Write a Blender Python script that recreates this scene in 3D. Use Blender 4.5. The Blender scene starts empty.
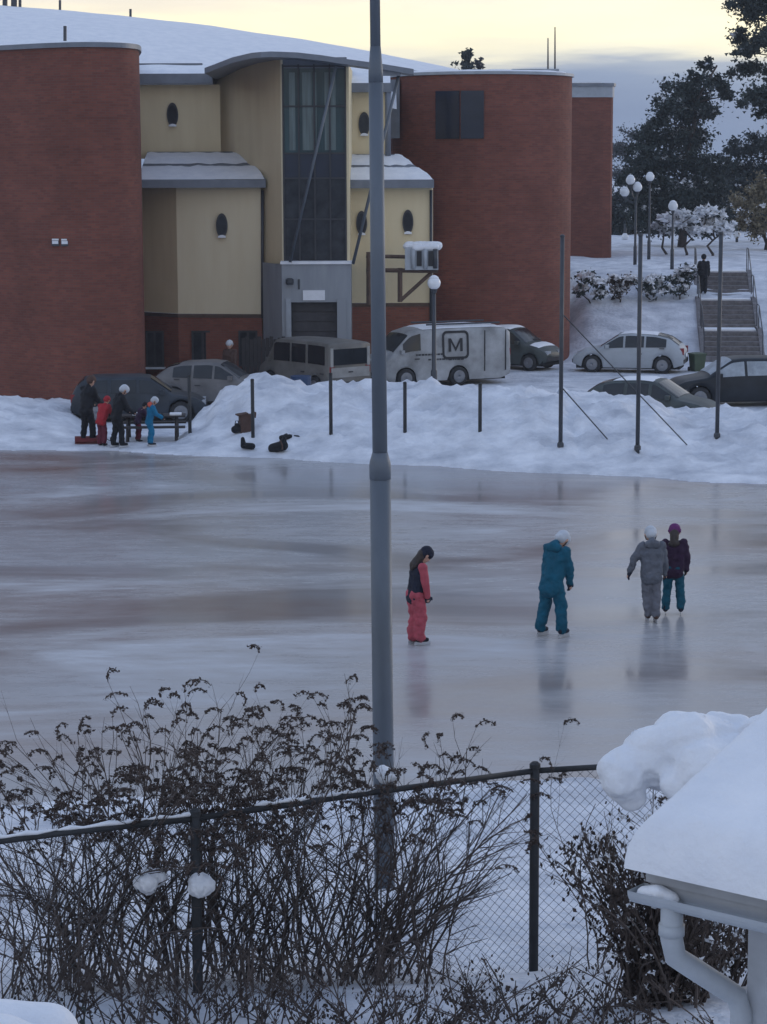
import bpy, bmesh, math, random
from mathutils import Vector, Matrix, Euler, noise
R = math.radians
random.seed(7)
scene = bpy.context.scene
C = scene.collection

# ------------------------------------------------------------------ camera
F = 2200.0
CAMZ = 7.0
PITCH = math.atan(345.0 / F)
ROLL = R(-0.2)
cam_rot = Matrix.Rotation(math.pi / 2 - PITCH, 3, 'X') @ Matrix.Rotation(ROLL, 3, 'Z')
cam = bpy.data.cameras.new('camera')
cam.sensor_fit = 'VERTICAL'; cam.sensor_height = 36.0; cam.lens = 36.0 * F / 1024.0
cam.clip_start = 0.1; cam.clip_end = 5000
camo = bpy.data.objects.new('camera', cam); C.objects.link(camo)
camo.matrix_world = Matrix.Translation((0, 0, CAMZ)) @ cam_rot.to_4x4()
scene.camera = camo

def P(px, py, Y):
    d = cam_rot @ Vector(((px - 383.5) / F, -(py - 512.0) / F, -1.0))
    return Vector((0, 0, CAMZ)) + d * (Y / d.y)
def G(px, py, z=0.0):
    d = cam_rot @ Vector(((px - 383.5) / F, -(py - 512.0) / F, -1.0))
    return Vector((0, 0, CAMZ)) + d * ((z - CAMZ) / d.z)
def PX(px, Y): return P(px, 300, Y).x
def PZ(py, Y, px=383): return P(px, py, Y).z

# ------------------------------------------------------------------ world, sun, exposure
SUN_EL, SUN_AZ = 5.0, 48.0      # low evening sun, ahead and to the right, behind the trees
world = bpy.data.worlds.new('World'); scene.world = world; world.use_nodes = True
nt = world.node_tree; nt.nodes.clear()
def N(t, typ, **kw):
    n = t.nodes.new(typ)
    for k, v in kw.items():
        if k.startswith('i_'):
            key = k[2:]
            n.inputs[int(key) if key.isdigit() else key].default_value = v
        else: setattr(n, k, v)
    return n
def L(t, a, b): t.links.new(a, b)
def ramp(t, fac, stops, interp='EASE'):
    r = N(t, 'ShaderNodeValToRGB'); e = r.color_ramp.elements
    r.color_ramp.interpolation = interp
    while len(e) > 1: e.remove(e[0])
    e[0].position = stops[0][0]; e[0].color = (*stops[0][1], 1)
    for p, c in stops[1:]:
        x = e.new(p); x.color = (*c, 1)
    L(t, fac, r.inputs[0]); return r
sky = N(nt, 'ShaderNodeTexSky', sky_type='NISHITA', sun_disc=False, sun_elevation=R(SUN_EL), sun_rotation=R(SUN_AZ),
        altitude=50, air_density=1.0, dust_density=2.0, ozone_density=1.5)
tc = N(nt, 'ShaderNodeTexCoord')
sep = N(nt, 'ShaderNodeSeparateXYZ'); L(nt, tc.outputs['Generated'], sep.inputs[0])
asin = N(nt, 'ShaderNodeMath', operation='ARCSINE'); L(nt, sep.outputs[2], asin.inputs[0])
mp = N(nt, 'ShaderNodeMapping'); mp.inputs['Scale'].default_value = (7, 7, 60); L(nt, tc.outputs['Generated'], mp.inputs[0])
n1 = N(nt, 'ShaderNodeTexNoise', i_Scale=1.0, i_Detail=5.0, i_Roughness=0.55); L(nt, mp.outputs[0], n1.inputs[0])
mp2 = N(nt, 'ShaderNodeMapping'); mp2.inputs['Scale'].default_value = (3, 3, 14); L(nt, tc.outputs['Generated'], mp2.inputs[0])
n2 = N(nt, 'ShaderNodeTexNoise', i_Scale=1.0, i_Detail=6.0, i_Roughness=0.6); L(nt, mp2.outputs[0], n2.inputs[0])
a1 = N(nt, 'ShaderNodeMath', operation='MULTIPLY_ADD'); L(nt, n1.outputs[0], a1.inputs[0]); a1.inputs[1].default_value = 0.030; a1.inputs[2].default_value = -0.015
a2 = N(nt, 'ShaderNodeMath', operation='ADD'); L(nt, asin.outputs[0], a2.inputs[0]); L(nt, a1.outputs[0], a2.inputs[1])
a3 = N(nt, 'ShaderNodeMath', operation='MULTIPLY'); L(nt, a2.outputs[0], a3.inputs[0]); a3.inputs[1].default_value = 2 / math.pi
def dg(x): return x / 90.0
cr = ramp(nt, a3.outputs[0], [(0.0, (.15, .21, .33)), (dg(1.6), (.175, .235, .365)), (dg(2.4), (.25, .31, .42)), (dg(2.85), (.80, .76, .60)),
     (dg(3.5), (.98, .90, .62)), (dg(4.1), (.80, .73, .60)), (dg(5.2), (.58, .55, .55)), (dg(12), (.50, .535, .61)), (dg(35), (.335, .41, .565)), (1.0, (.21, .305, .53))], 'LINEAR')
var = N(nt, 'ShaderNodeMapRange'); L(nt, n2.outputs[0], var.inputs[0]); var.inputs[1].default_value = .25; var.inputs[2].default_value = .75; var.inputs[3].default_value = .84; var.inputs[4].default_value = 1.12
cm = N(nt, 'ShaderNodeVectorMath', operation='SCALE'); L(nt, cr.outputs[0], cm.inputs[0]); L(nt, var.outputs[0], cm.inputs['Scale'])
bgc = N(nt, 'ShaderNodeBackground', i_Strength=1.0); L(nt, cm.outputs[0], bgc.inputs[0])
bgs = N(nt, 'ShaderNodeBackground', i_Strength=0.05); L(nt, sky.outputs[0], bgs.inputs[0])
mx = N(nt, 'ShaderNodeMixShader', i_0=0.92); L(nt, bgs.outputs[0], mx.inputs[1]); L(nt, bgc.outputs[0], mx.inputs[2])
wo = N(nt, 'ShaderNodeOutputWorld'); L(nt, mx.outputs[0], wo.inputs[0])

sun = bpy.data.lights.new('sun', 'SUN'); sun.energy = 0.5; sun.angle = R(25); sun.color = (1.0, 0.88, 0.74)
suno = bpy.data.objects.new('sun', sun); C.objects.link(suno)
sdir = Vector((math.sin(R(SUN_AZ)) * math.cos(R(SUN_EL)), math.cos(R(SUN_AZ)) * math.cos(R(SUN_EL)), math.sin(R(SUN_EL))))
suno.rotation_euler = sdir.to_track_quat('Z', 'Y').to_euler()
suno.location = (30, 40, 40)

vs = scene.view_settings
vs.view_transform = 'Standard'; vs.look = 'None'; vs.exposure = 0.62; vs.gamma = 1.0; vs.use_curve_mapping = False
scene.cycles.max_bounces = 6; scene.cycles.diffuse_bounces = 3; scene.cycles.glossy_bounces = 3
scene.cycles.transmission_bounces = 4; scene.cycles.transparent_max_bounces = 6
scene.cycles.caustics_reflective = False; scene.cycles.caustics_refractive = False

# ------------------------------------------------------------------ materials
def mat(name, col, rough=0.6, var=0.15, scale=4.0, bump=0.0, bscale=30.0, metal=0.0, spec=0.5, detail=4.0, col2=None, coat=0.0, stretch=(1, 1, 1)):
    m = bpy.data.materials.new(name); m.use_nodes = True
    t = m.node_tree; b = t.nodes['Principled BSDF']
    tcn = N(t, 'ShaderNodeTexCoord'); mpn = N(t, 'ShaderNodeMapping'); mpn.inputs['Scale'].default_value = stretch
    L(t, tcn.outputs['Object'], mpn.inputs[0])
    n = N(t, 'ShaderNodeTexNoise', i_Scale=scale, i_Detail=detail, i_Roughness=0.6); L(t, mpn.outputs[0], n.inputs[0])
    c1 = tuple(max(0, x * (1 - var)) for x in col); c2 = col2 or tuple(min(1, x * (1 + var)) for x in col)
    r = ramp(t, n.outputs[0], [(.3, c1), (.7, c2)], 'LINEAR'); L(t, r.outputs[0], b.inputs['Base Color'])
    b.inputs['Roughness'].default_value = rough; b.inputs['Metallic'].default_value = metal
    b.inputs['Specular IOR Level'].default_value = spec
    if coat: b.inputs['Coat Weight'].default_value = coat; b.inputs['Coat Roughness'].default_value = .08
    if bump:
        n3 = N(t, 'ShaderNodeTexNoise', i_Scale=bscale, i_Detail=4.0); L(t, mpn.outputs[0], n3.inputs[0])
        bn = N(t, 'ShaderNodeBump', i_Strength=bump, i_Distance=0.05); L(t, n3.outputs[0], bn.inputs['Height']); L(t, bn.outputs[0], b.inputs['Normal'])
    return m

def brick_mat(name, c1, c2, mortar):
    m = bpy.data.materials.new(name); m.use_nodes = True
    t = m.node_tree; b = t.nodes['Principled BSDF']
    uv = N(t, 'ShaderNodeUVMap'); 
    br = N(t, 'ShaderNodeTexBrick', i_Scale=1.0); br.inputs['Brick Width'].default_value = .25; br.inputs['Row Height'].default_value = .075
    br.inputs['Mortar Size'].default_value = .008; br.inputs['Color1'].default_value = (*c1, 1); br.inputs['Color2'].default_value = (*c2, 1); br.inputs['Mortar'].default_value = (*mortar, 1)
    br.inputs['Bias'].default_value = 0.0
    L(t, uv.outputs[0], br.inputs[0])
    n = N(t, 'ShaderNodeTexNoise', i_Scale=.45, i_Detail=6.0, i_Roughness=.65); L(t, uv.outputs[0], n.inputs[0])
    mr = N(t, 'ShaderNodeMapRange'); L(t, n.outputs[0], mr.inputs[0]); mr.inputs[1].default_value = .3; mr.inputs[2].default_value = .7; mr.inputs[3].default_value = .80; mr.inputs[4].default_value = 1.17
    sc = N(t, 'ShaderNodeVectorMath', operation='SCALE'); L(t, br.outputs[0], sc.inputs[0]); L(t, mr.outputs[0], sc.inputs['Scale'])
    # faint horizontal course bands
    sp = N(t, 'ShaderNodeSeparateXYZ'); L(t, uv.outputs[0], sp.inputs[0])
    n2_ = N(t, 'ShaderNodeTexNoise', noise_dimensions='1D', i_Scale=3.0, i_Detail=3.0); L(t, sp.outputs[1], n2_.inputs['W'])
    mr2 = N(t, 'ShaderNodeMapRange'); L(t, n2_.outputs[0], mr2.inputs[0]); mr2.inputs[1].default_value = .3; mr2.inputs[2].default_value = .7; mr2.inputs[3].default_value = .965; mr2.inputs[4].default_value = 1.035
    sc2 = N(t, 'ShaderNodeVectorMath', operation='SCALE'); L(t, sc.outputs[0], sc2.inputs[0]); L(t, mr2.outputs[0], sc2.inputs['Scale'])
    L(t, sc2.outputs[0], b.inputs['Base Color']); b.inputs['Roughness'].default_value = .85; b.inputs['Specular IOR Level'].default_value = .2
    bn = N(t, 'ShaderNodeBump', i_Strength=.4, i_Distance=.01); L(t, br.outputs[1], bn.inputs['Height']); bn.invert = True; L(t, bn.outputs[0], b.inputs['Normal'])
    return m

def render_mat(name, col, col2):
    """stuccoed wall: flat colour with soft weather streaks running down"""
    m = bpy.data.materials.new(name); m.use_nodes = True
    t = m.node_tree; b = t.nodes['Principled BSDF']; uv = N(t, 'ShaderNodeUVMap')
    mpn = N(t, 'ShaderNodeMapping'); mpn.inputs['Scale'].default_value = (2.2, .35, 1); L(t, uv.outputs[0], mpn.inputs[0])
    n = N(t, 'ShaderNodeTexNoise', i_Scale=1.0, i_Detail=6.0, i_Roughness=.6); L(t, mpn.outputs[0], n.inputs[0])
    r = ramp(t, n.outputs[0], [(.32, col), (.68, col2)], 'LINEAR'); L(t, r.outputs[0], b.inputs['Base Color'])
    b.inputs['Roughness'].default_value = .9; b.inputs['Specular IOR Level'].default_value = .2
    n3 = N(t, 'ShaderNodeTexNoise', i_Scale=40.0, i_Detail=3.0); L(t, uv.outputs[0], n3.inputs[0])
    bn = N(t, 'ShaderNodeBump', i_Strength=.25, i_Distance=.02); L(t, n3.outputs[0], bn.inputs['Height']); L(t, bn.outputs[0], b.inputs['Normal'])
    return m

def ice_mat():
    m = bpy.data.materials.new('rink_ice'); m.use_nodes = True
    t = m.node_tree; b = t.nodes['Principled BSDF']; tcn = N(t, 'ShaderNodeTexCoord')
    def nz(sc, scale, det, rough=.6, dist=0.0):
        mpn = N(t, 'ShaderNodeMapping'); mpn.inputs['Scale'].default_value = sc; mpn.inputs['Rotation'].default_value = (0, 0, R(-4)); L(t, tcn.outputs['Object'], mpn.inputs[0])
        n = N(t, 'ShaderNodeTexNoise', i_Scale=scale, i_Detail=det, i_Roughness=rough, i_Distortion=dist); L(t, mpn.outputs[0], n.inputs[0]); return n
    big = nz((.08, .16, 1), 1.0, 5)
    streak = nz((.11, .26, 1), 1.0, 7, .56, .9)
    fine = nz((.5, 1.6, 1), 2.0, 6, .7)
    base = ramp(t, big.outputs[0], [(.36, (.235, .185, .165)), (.50, (.275, .256, .25)), (.64, (.305, .308, .318))], 'LINEAR')  # brown end paints the brick building's reflection into the ice colour
    frost = ramp(t, streak.outputs[0], [(.38, (.05, .05, .05)), (.55, (.45, .45, .45)), (.68, (1, 1, 1))], 'EASE')
    fa = N(t, 'ShaderNodeMath', operation='MULTIPLY'); L(t, frost.outputs[0], fa.inputs[0])
    fr = ramp(t, fine.outputs[0], [(.25, (.35, .35, .35)), (.7, (1, 1, 1))], 'LINEAR'); L(t, fr.outputs[0], fa.inputs[1])
    mixc = N(t, 'ShaderNodeMix', data_type='RGBA'); L(t, fa.outputs[0], mixc.inputs[0]); L(t, base.outputs[0], mixc.inputs[6]); mixc.inputs[7].default_value = (.57, .585, .61, 1)
    L(t, mixc.outputs[2], b.inputs['Base Color'])
    rr = N(t, 'ShaderNodeMapRange'); L(t, fa.outputs[0], rr.inputs[0]); rr.inputs[3].default_value = .12; rr.inputs[4].default_value = .6
    L(t, rr.outputs[0], b.inputs['Roughness']); b.inputs['IOR'].default_value = 1.31; b.inputs['Specular IOR Level'].default_value = .5
    bn = N(t, 'ShaderNodeBump', i_Strength=.06, i_Distance=.02); L(t, fine.outputs[0], bn.inputs['Height']); L(t, bn.outputs[0], b.inputs['Normal'])
    return m

M = {}
M['snow'] = mat('snow', (.80, .825, .87), .7, .05, 3.0, .28, 22.0, spec=.25, col2=(.88, .89, .91))
M['snow_dirty'] = mat('trampled_snow', (.50, .53, .59), .75, .12, 1.1, 1.0, 7.0, spec=.25, col2=(.84, .86, .90), detail=7)
M['ice'] = ice_mat()
M['brick'] = brick_mat('red_brick', (.222, .077, .053), (.163, .057, .043), (.145, .086, .07))
M['brick_base'] = brick_mat('plinth_brick', (.29, .105, .07), (.23, .08, .055), (.2, .12, .09))
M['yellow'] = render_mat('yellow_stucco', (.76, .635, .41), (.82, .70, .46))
M['yellow_lit'] = render_mat('yellow_stucco_lit', (.78, .67, .46), (.83, .73, .52))  # same stucco, with the light on the brighter facets painted into its colour
M['concrete'] = render_mat('grey_concrete', (.26, .28, .31), (.34, .36, .385))
M['metal_roof'] = mat('grey_roof_metal', (.18, .20, .235), .5, .15, 2.0, metal=.2)
M['grey_paint'] = mat('grey_paint', (.33, .36, .40), .55, .12, 3.0)
M['galv'] = mat('galvanised_steel', (.12, .14, .165), .55, .22, 2.5, metal=.35, stretch=(1, 1, .25))
M['dark_metal'] = mat('dark_metal', (.045, .05, .06), .5, .2, 5.0)
M['post_metal'] = mat('weathered_post', (.028, .03, .033), .75, .3, 6.0)
M['glass'] = mat('dark_window_glass', (.012, .013, .016), .12, .3, 2.5, spec=.35, col2=(.05, .052, .058), detail=7)  # lighter blotches are pale reflections painted into the pane colour
M['glass_teal'] = mat('teal_curtain_glass', (.04, .075, .082), .15, .35, 1.2, spec=.3, stretch=(3, 3, .3))
M['glass_blue'] = mat('blue_spandrel_glass', (.014, .02, .04), .15, .2, 1.2, spec=.5)
M['car_glass'] = mat('car_glass', (.015, .018, .022), .12, .2, 3.0, spec=.5)
M['frost_glass'] = mat('frosted_car_glass', (.32, .36, .40), .5, .25, 4.0)
M['frame_dark'] = mat('dark_frame', (.035, .035, .04), .5, .2, 4.0)
M['door_dark'] = mat('dark_garage_door', (.045, .042, .048), .6, .25, 3.0)
M['sill_white'] = mat('pale_sill', (.55, .58, .62), .6, .1, 4.0)
M['sign_white'] = mat('white_sign', (.78, .80, .84), .5, .05, 6.0)
M['globe'] = mat('opal_globe', (.78, .80, .82), .3, .06, 5.0)
M['wood'] = mat('brown_timber', (.11, .07, .05), .75, .3, 3.0, .3, 20)
M['wood_dark'] = mat('dark_bench_timber', (.035, .03, .03), .7, .3, 5.0)
M['stone_step'] = mat('gritted_step', (.17, .16, .165), .85, .3, 6.0, .5, 20)
M['white_pvc'] = mat('white_pvc', (.40, .43, .46), .5, .14, 5.0)
M['white_wood'] = mat('white_boards', (.42, .44, .47), .6, .14, 5.0)
M['tyre'] = mat('tyre_rubber', (.02, .02, .022), .8, .2, 8.0)
M['rim'] = mat('wheel_rim', (.22, .23, .25), .4, .15, 8.0, metal=.5)
M['under'] = mat('car_underbody', (.012, .012, .013), .9, .2, 8.0)
M['light_clear'] = mat('headlight_lens', (.45, .48, .52), .2, .1, 8.0)
M['light_red'] = mat('tail_light', (.22, .02, .02), .3, .1, 8.0)
M['p_black'] = mat('black_blue_car_paint', (.018, .022, .028), .45, .35, 2.0, spec=.3)
M['p_graphite'] = mat('graphite_car_paint', (.035, .042, .052), .45, .4, 1.6, spec=.3)
M['p_grey'] = mat('dusty_grey_car_paint', (.14, .135, .135), .5, .35, 1.6)
M['p_silver'] = mat('salted_silver_car_paint', (.36, .39, .42), .45, .15, 1.5)
M['p_white'] = mat('dirty_white_van_paint', (.24, .24, .235), .6, .3, 1.1, col2=(.47, .48, .49), detail=7)
M['p_beige'] = mat('dull_beige_van_paint', (.145, .138, .125), .6, .35, 1.4)
M['p_beige_lit'] = mat('lit_beige_panel', (.30, .295, .28), .6, .25, 2.0)  # second beige tone, paler to paint in the light on the rear face
M['p_green'] = mat('dark_green_car_paint', (.05, .062, .06), .5, .4, 2.0)
M['ink'] = mat('black_lettering', (.015, .015, .018), .6, .1, 8.0)
M['skin'] = mat('skin', (.50, .29, .21), .55, .08, 20.0)
M['hair'] = mat('brown_hair', (.03, .02, .016), .6, .3, 30.0, stretch=(1, 1, .2))
M['needle'] = mat('pine_needles', (.030, .043, .040), .8, .4, .7)
M['needle2'] = mat('dark_spruce_needles', (.026, .037, .039), .8, .4, .7)
M['far_twig'] = mat('distant_bare_twigs', (.085, .09, .10), .9, .3, .5)  # lightened to grey-blue, distance haze painted into the twig colour
M['tan_leaf'] = mat('withered_tan_leaves', (.21, .18, .115), .85, .3, 1.0)
M['bark'] = mat('bark', (.055, .042, .036), .9, .35, 3.0, .4, 14)
M['twig'] = mat('brown_twigs', (.085, .066, .058), .85, .35, 3.0)
M['seed'] = mat('dry_seed_heads', (.07, .05, .042), .9, .4, 10.0)
M['dead_leaf'] = mat('dry_brown_leaves', (.045, .032, .027), .9, .4, 6.0)
M['wire'] = mat('galvanised_wire', (.115, .12, .13), .5, .2, 3.0, metal=.3)
def cloth(n, c, r=.8): M[n] = mat('cloth_' + n, c, r, .18, 6.0, .25, 14.0, spec=.25)
cloth('pink', (.40, .075, .10)); cloth('navy', (.014, .017, .033)); cloth('teal', (.005, .085, .14)); cloth('teal_dark', (.008, .085, .13))
cloth('white', (.48, .51, .55)); cloth('grey', (.115, .125, .15)); cloth('grey_light', (.145, .15, .175)); cloth('purple', (.032, .014, .038)); cloth('magenta', (.12, .028, .12))
cloth('black', (.012, .013, .017)); cloth('red', (.36, .025, .035)); cloth('maroon', (.12, .022, .04)); cloth('blue', (.008, .15, .29)); cloth('orange', (.60, .12, .085)); cloth('brown', (.085, .05, .04))
M['plastic_blue'] = mat('blue_plastic', (.02, .05, .12), .5, .1, 5.0)
M['plastic_green'] = mat('green_plastic_bin', (.05, .075, .04), .55, .15, 5.0)
M['plastic_red'] = mat('red_plastic', (.15, .02, .022), .5, .15, 5.0)
M['steel'] = mat('blade_steel', (.5, .52, .55), .3, .1, 8.0, metal=.7)

# ------------------------------------------------------------------ mesh helpers
class MB:
    def __init__(s): s.v = []; s.f = []; s.uv = {}
    def vert(s, p): s.v.append(tuple(p)); return len(s.v) - 1
    def quad(s, a, b, c, d, uv=None):
        i = len(s.v); s.v += [tuple(a), tuple(b), tuple(c), tuple(d)]
        if uv: s.uv[len(s.f)] = uv
        s.f.append((i, i + 1, i + 2, i + 3)); return s
    def tri(s, a, b, c):
        i = len(s.v); s.v += [tuple(a), tuple(b), tuple(c)]; s.f.append((i, i + 1, i + 2)); return s
    def poly(s, pts):
        i = len(s.v); s.v += [tuple(p) for p in pts]; s.f.append(tuple(range(i, i + len(pts)))); return s
    def box(s, lo, hi, mtx=None):
        x0, y0, z0 = lo; x1, y1, z1 = hi
        p = [Vector(q) for q in ((x0, y0, z0), (x1, y0, z0), (x1, y1, z0), (x0, y1, z0), (x0, y0, z1), (x1, y0, z1), (x1, y1, z1), (x0, y1, z1))]
        if mtx is not None: p = [mtx @ q for q in p]
        i = len(s.v); s.v += [tuple(q) for q in p]
        s.f += [tuple(i + k for k in q) for q in ((0, 3, 2, 1), (4, 5, 6, 7), (0, 1, 5, 4), (1, 2, 6, 5), (2, 3, 7, 6), (3, 0, 4, 7))]
        return s
    def tube(s, pts, rad, n=6, cap=True):
        pts = [Vector(p) for p in pts]
        if not isinstance(rad, (list, tuple)): rad = [rad] * len(pts)
        rings = []; up = None
        for k, p in enumerate(pts):
            d = (pts[min(k + 1, len(pts) - 1)] - pts[max(k - 1, 0)])
            if d.length < 1e-9: d = Vector((0, 0, 1))
            d.normalize()
            if up is None:
                up = Vector((1, 0, 0)) if abs(d.x) < .8 else Vector((0, 1, 0))
            a = (up - d * up.dot(d))
            if a.length < 1e-6: a = d.orthogonal()
            a.normalize(); up = a
            b = d.cross(a); i = len(s.v)
            for j in range(n):
                t = 2 * math.pi * j / n
                s.v.append(tuple(p + (a * math.cos(t) + b * math.sin(t)) * rad[k]))
            rings.append(i)
        for k in range(len(rings) - 1):
            for j in range(n):
                j2 = (j + 1) % n
                s.f.append((rings[k] + j, rings[k] + j2, rings[k + 1] + j2, rings[k + 1] + j))
        if cap:
            s.f.append(tuple(rings[0] + j for j in reversed(range(n)))); s.f.append(tuple(rings[-1] + j for j in range(n)))
        return s
    def lathe(s, prof, n=24, mtx=None):
        rows = []
        for r, z in prof:
            i = len(s.v)
            for j in range(n):
                t = 2 * math.pi * j / n; q = Vector((r * math.cos(t), r * math.sin(t), z))
                if mtx is not None: q = mtx @ q
                s.v.append(tuple(q))
            rows.append(i)
        for k in range(len(rows) - 1):
            for j in range(n):
                j2 = (j + 1) % n; s.f.append((rows[k] + j, rows[k] + j2, rows[k + 1] + j2, rows[k + 1] + j))
        s.f.append(tuple(rows[0] + j for j in reversed(range(n)))); s.f.append(tuple(rows[-1] + j for j in range(n)))
        return s
    def strip(s, plan, z0, z1, closed=False, s0=0.0):
        """vertical wall on a plan polyline, uv = (run, height)"""
        run = s0; pl = list(plan) + ([plan[0]] if closed else [])
        for (x0, y0), (x1, y1) in zip(pl[:-1], pl[1:]):
            d = math.hypot(x1 - x0, y1 - y0)
            s.quad((x0, y0, z0), (x1, y1, z0), (x1, y1, z1), (x0, y0, z1), uv=((run, z0), (run + d, z0), (run + d, z1), (run, z1)))
            run += d
        return s
    def prism(s, plan, z0, z1):
        s.strip(plan, z0, z1, closed=True)
        s.poly([(x, y, z1) for x, y in plan]); s.poly([(x, y, z0) for x, y in reversed(plan)])
        return s
    def build(s, name, m, parent=None, smooth=False, weld=False):
        me = bpy.data.meshes.new(name); me.from_pydata(s.v, [], s.f)
        if s.uv:
            ul = me.uv_layers.new(name='UVMap')
            for p in me.polygons:
                u = s.uv.get(p.index)
                if u:
                    for li, q in zip(p.loop_indices, u): ul.data[li].uv = q
        me.materials.append(M[m] if isinstance(m, str) else m)
        if weld:
            bm = bmesh.new(); bm.from_mesh(me); bmesh.ops.remove_doubles(bm, verts=bm.verts, dist=1e-4); bm.to_mesh(me); bm.free()
        if smooth: me.polygons.foreach_set('use_smooth', [True] * len(me.polygons))
        me.update()
        o = bpy.data.objects.new(name, me); C.objects.link(o)
        if parent: o.parent = parent
        return o

def tag(o, label=None, cat=None, group=None, kind=None):
    if label: o['label'] = label
    if cat: o['category'] = cat
    if group: o['group'] = group
    if kind: o['kind'] = kind
    return o
def thing(name, label, cat, loc=(0, 0, 0), rz=0.0, group=None):
    o = bpy.data.objects.new(name, None); C.objects.link(o); o.empty_display_size = .2
    o.location = loc; o.rotation_euler = (0, 0, rz)
    return tag(o, label, cat, group)

# blobs: unions of tapered capsules made into one continuous skin by a voxel remesh (applied in one batch)
BLOBS = []
def caps_mesh(caps):
    bm = bmesh.new()
    for (p0, r0, p1, r1) in caps:
        p0, p1 = Vector(p0), Vector(p1); d = p1 - p0; ln = d.length
        q = d.to_track_quat('Z', 'Y').to_matrix() if ln > 1e-6 else Matrix.Identity(3)
        n = 12; rows = []
        prof = [(-1.0 if False else math.sin(a), math.cos(a)) for a in [math.pi * k / 10 - math.pi / 2 for k in range(11)]]
        prof_pts = [(r0 * c, r0 * s_) for s_, c in prof[:6]] + [(r1 * c, ln + r1 * s_) for s_, c in prof[5:]]
        prof_pts = prof_pts[1:-1]
        for r, z in prof_pts:
            rows.append([bm.verts.new(p0 + q @ Vector((r * math.cos(2 * math.pi * j / n), r * math.sin(2 * math.pi * j / n), z))) for j in range(n)])
        for a, b in zip(rows[:-1], rows[1:]):
            for j in range(n): bm.faces.new((a[j], a[(j + 1) % n], b[(j + 1) % n], b[j]))
        bm.faces.new(list(reversed(rows[0]))); bm.faces.new(rows[-1])
    me = bpy.data.meshes.new('blob'); bm.to_mesh(me); bm.free(); return me
def blob(name, caps, m, parent=None, voxel=.02, smooth=3, lump=0.0, lscale=3.0, squash=None):
    me = caps_mesh(caps); me.name = name
    me.materials.append(M[m])
    o = bpy.data.objects.new(name, me); C.objects.link(o)
    if parent: o.parent = parent
    md = o.modifiers.new('r', 'REMESH'); md.mode = 'VOXEL'; md.voxel_size = voxel; md.use_smooth_shade = True
    sm = o.modifiers.new('s', 'SMOOTH'); sm.factor = .5; sm.iterations = smooth
    BLOBS.append((o, lump, lscale)); return o
def apply_blobs():
    bpy.context.view_layer.update()
    dgp = bpy.context.evaluated_depsgraph_get()
    res = []
    for o, lump, ls in BLOBS:
        me = bpy.data.meshes.new_from_object(o.evaluated_get(dgp)); res.append(me)
    for (o, lump, ls), me in zip(BLOBS, res):
        mats_ = [s_.material for s_ in o.material_slots]
        o.modifiers.clear(); old = o.data; nm = old.name
        if lump:
            for v in me.vertices:
                p = v.co * ls; k = noise.fractal(p, 1.0, 2.0, 3)
                v.co += v.normal * k * lump
        me.materials.clear()
        for m_ in mats_: me.materials.append(m_)
        me.polygons.foreach_set('use_smooth', [True] * len(me.polygons))
        o.data = me; bpy.data.meshes.remove(old); me.name = nm
    BLOBS.clear()

def sstep(a, b, x):
    t = max(0.0, min(1.0, (x - a) / (b - a))); return t * t * (3 - 2 * t)
def lerp_tab(tab, x):
    if x <= tab[0][0]: return tab[0][1]
    for (x0, y0), (x1, y1) in zip(tab[:-1], tab[1:]):
        if x <= x1:
            t = (x - x0) / (x1 - x0); t = t * t * (3 - 2 * t); return y0 + (y1 - y0) * t
    return tab[-1][1]

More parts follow.
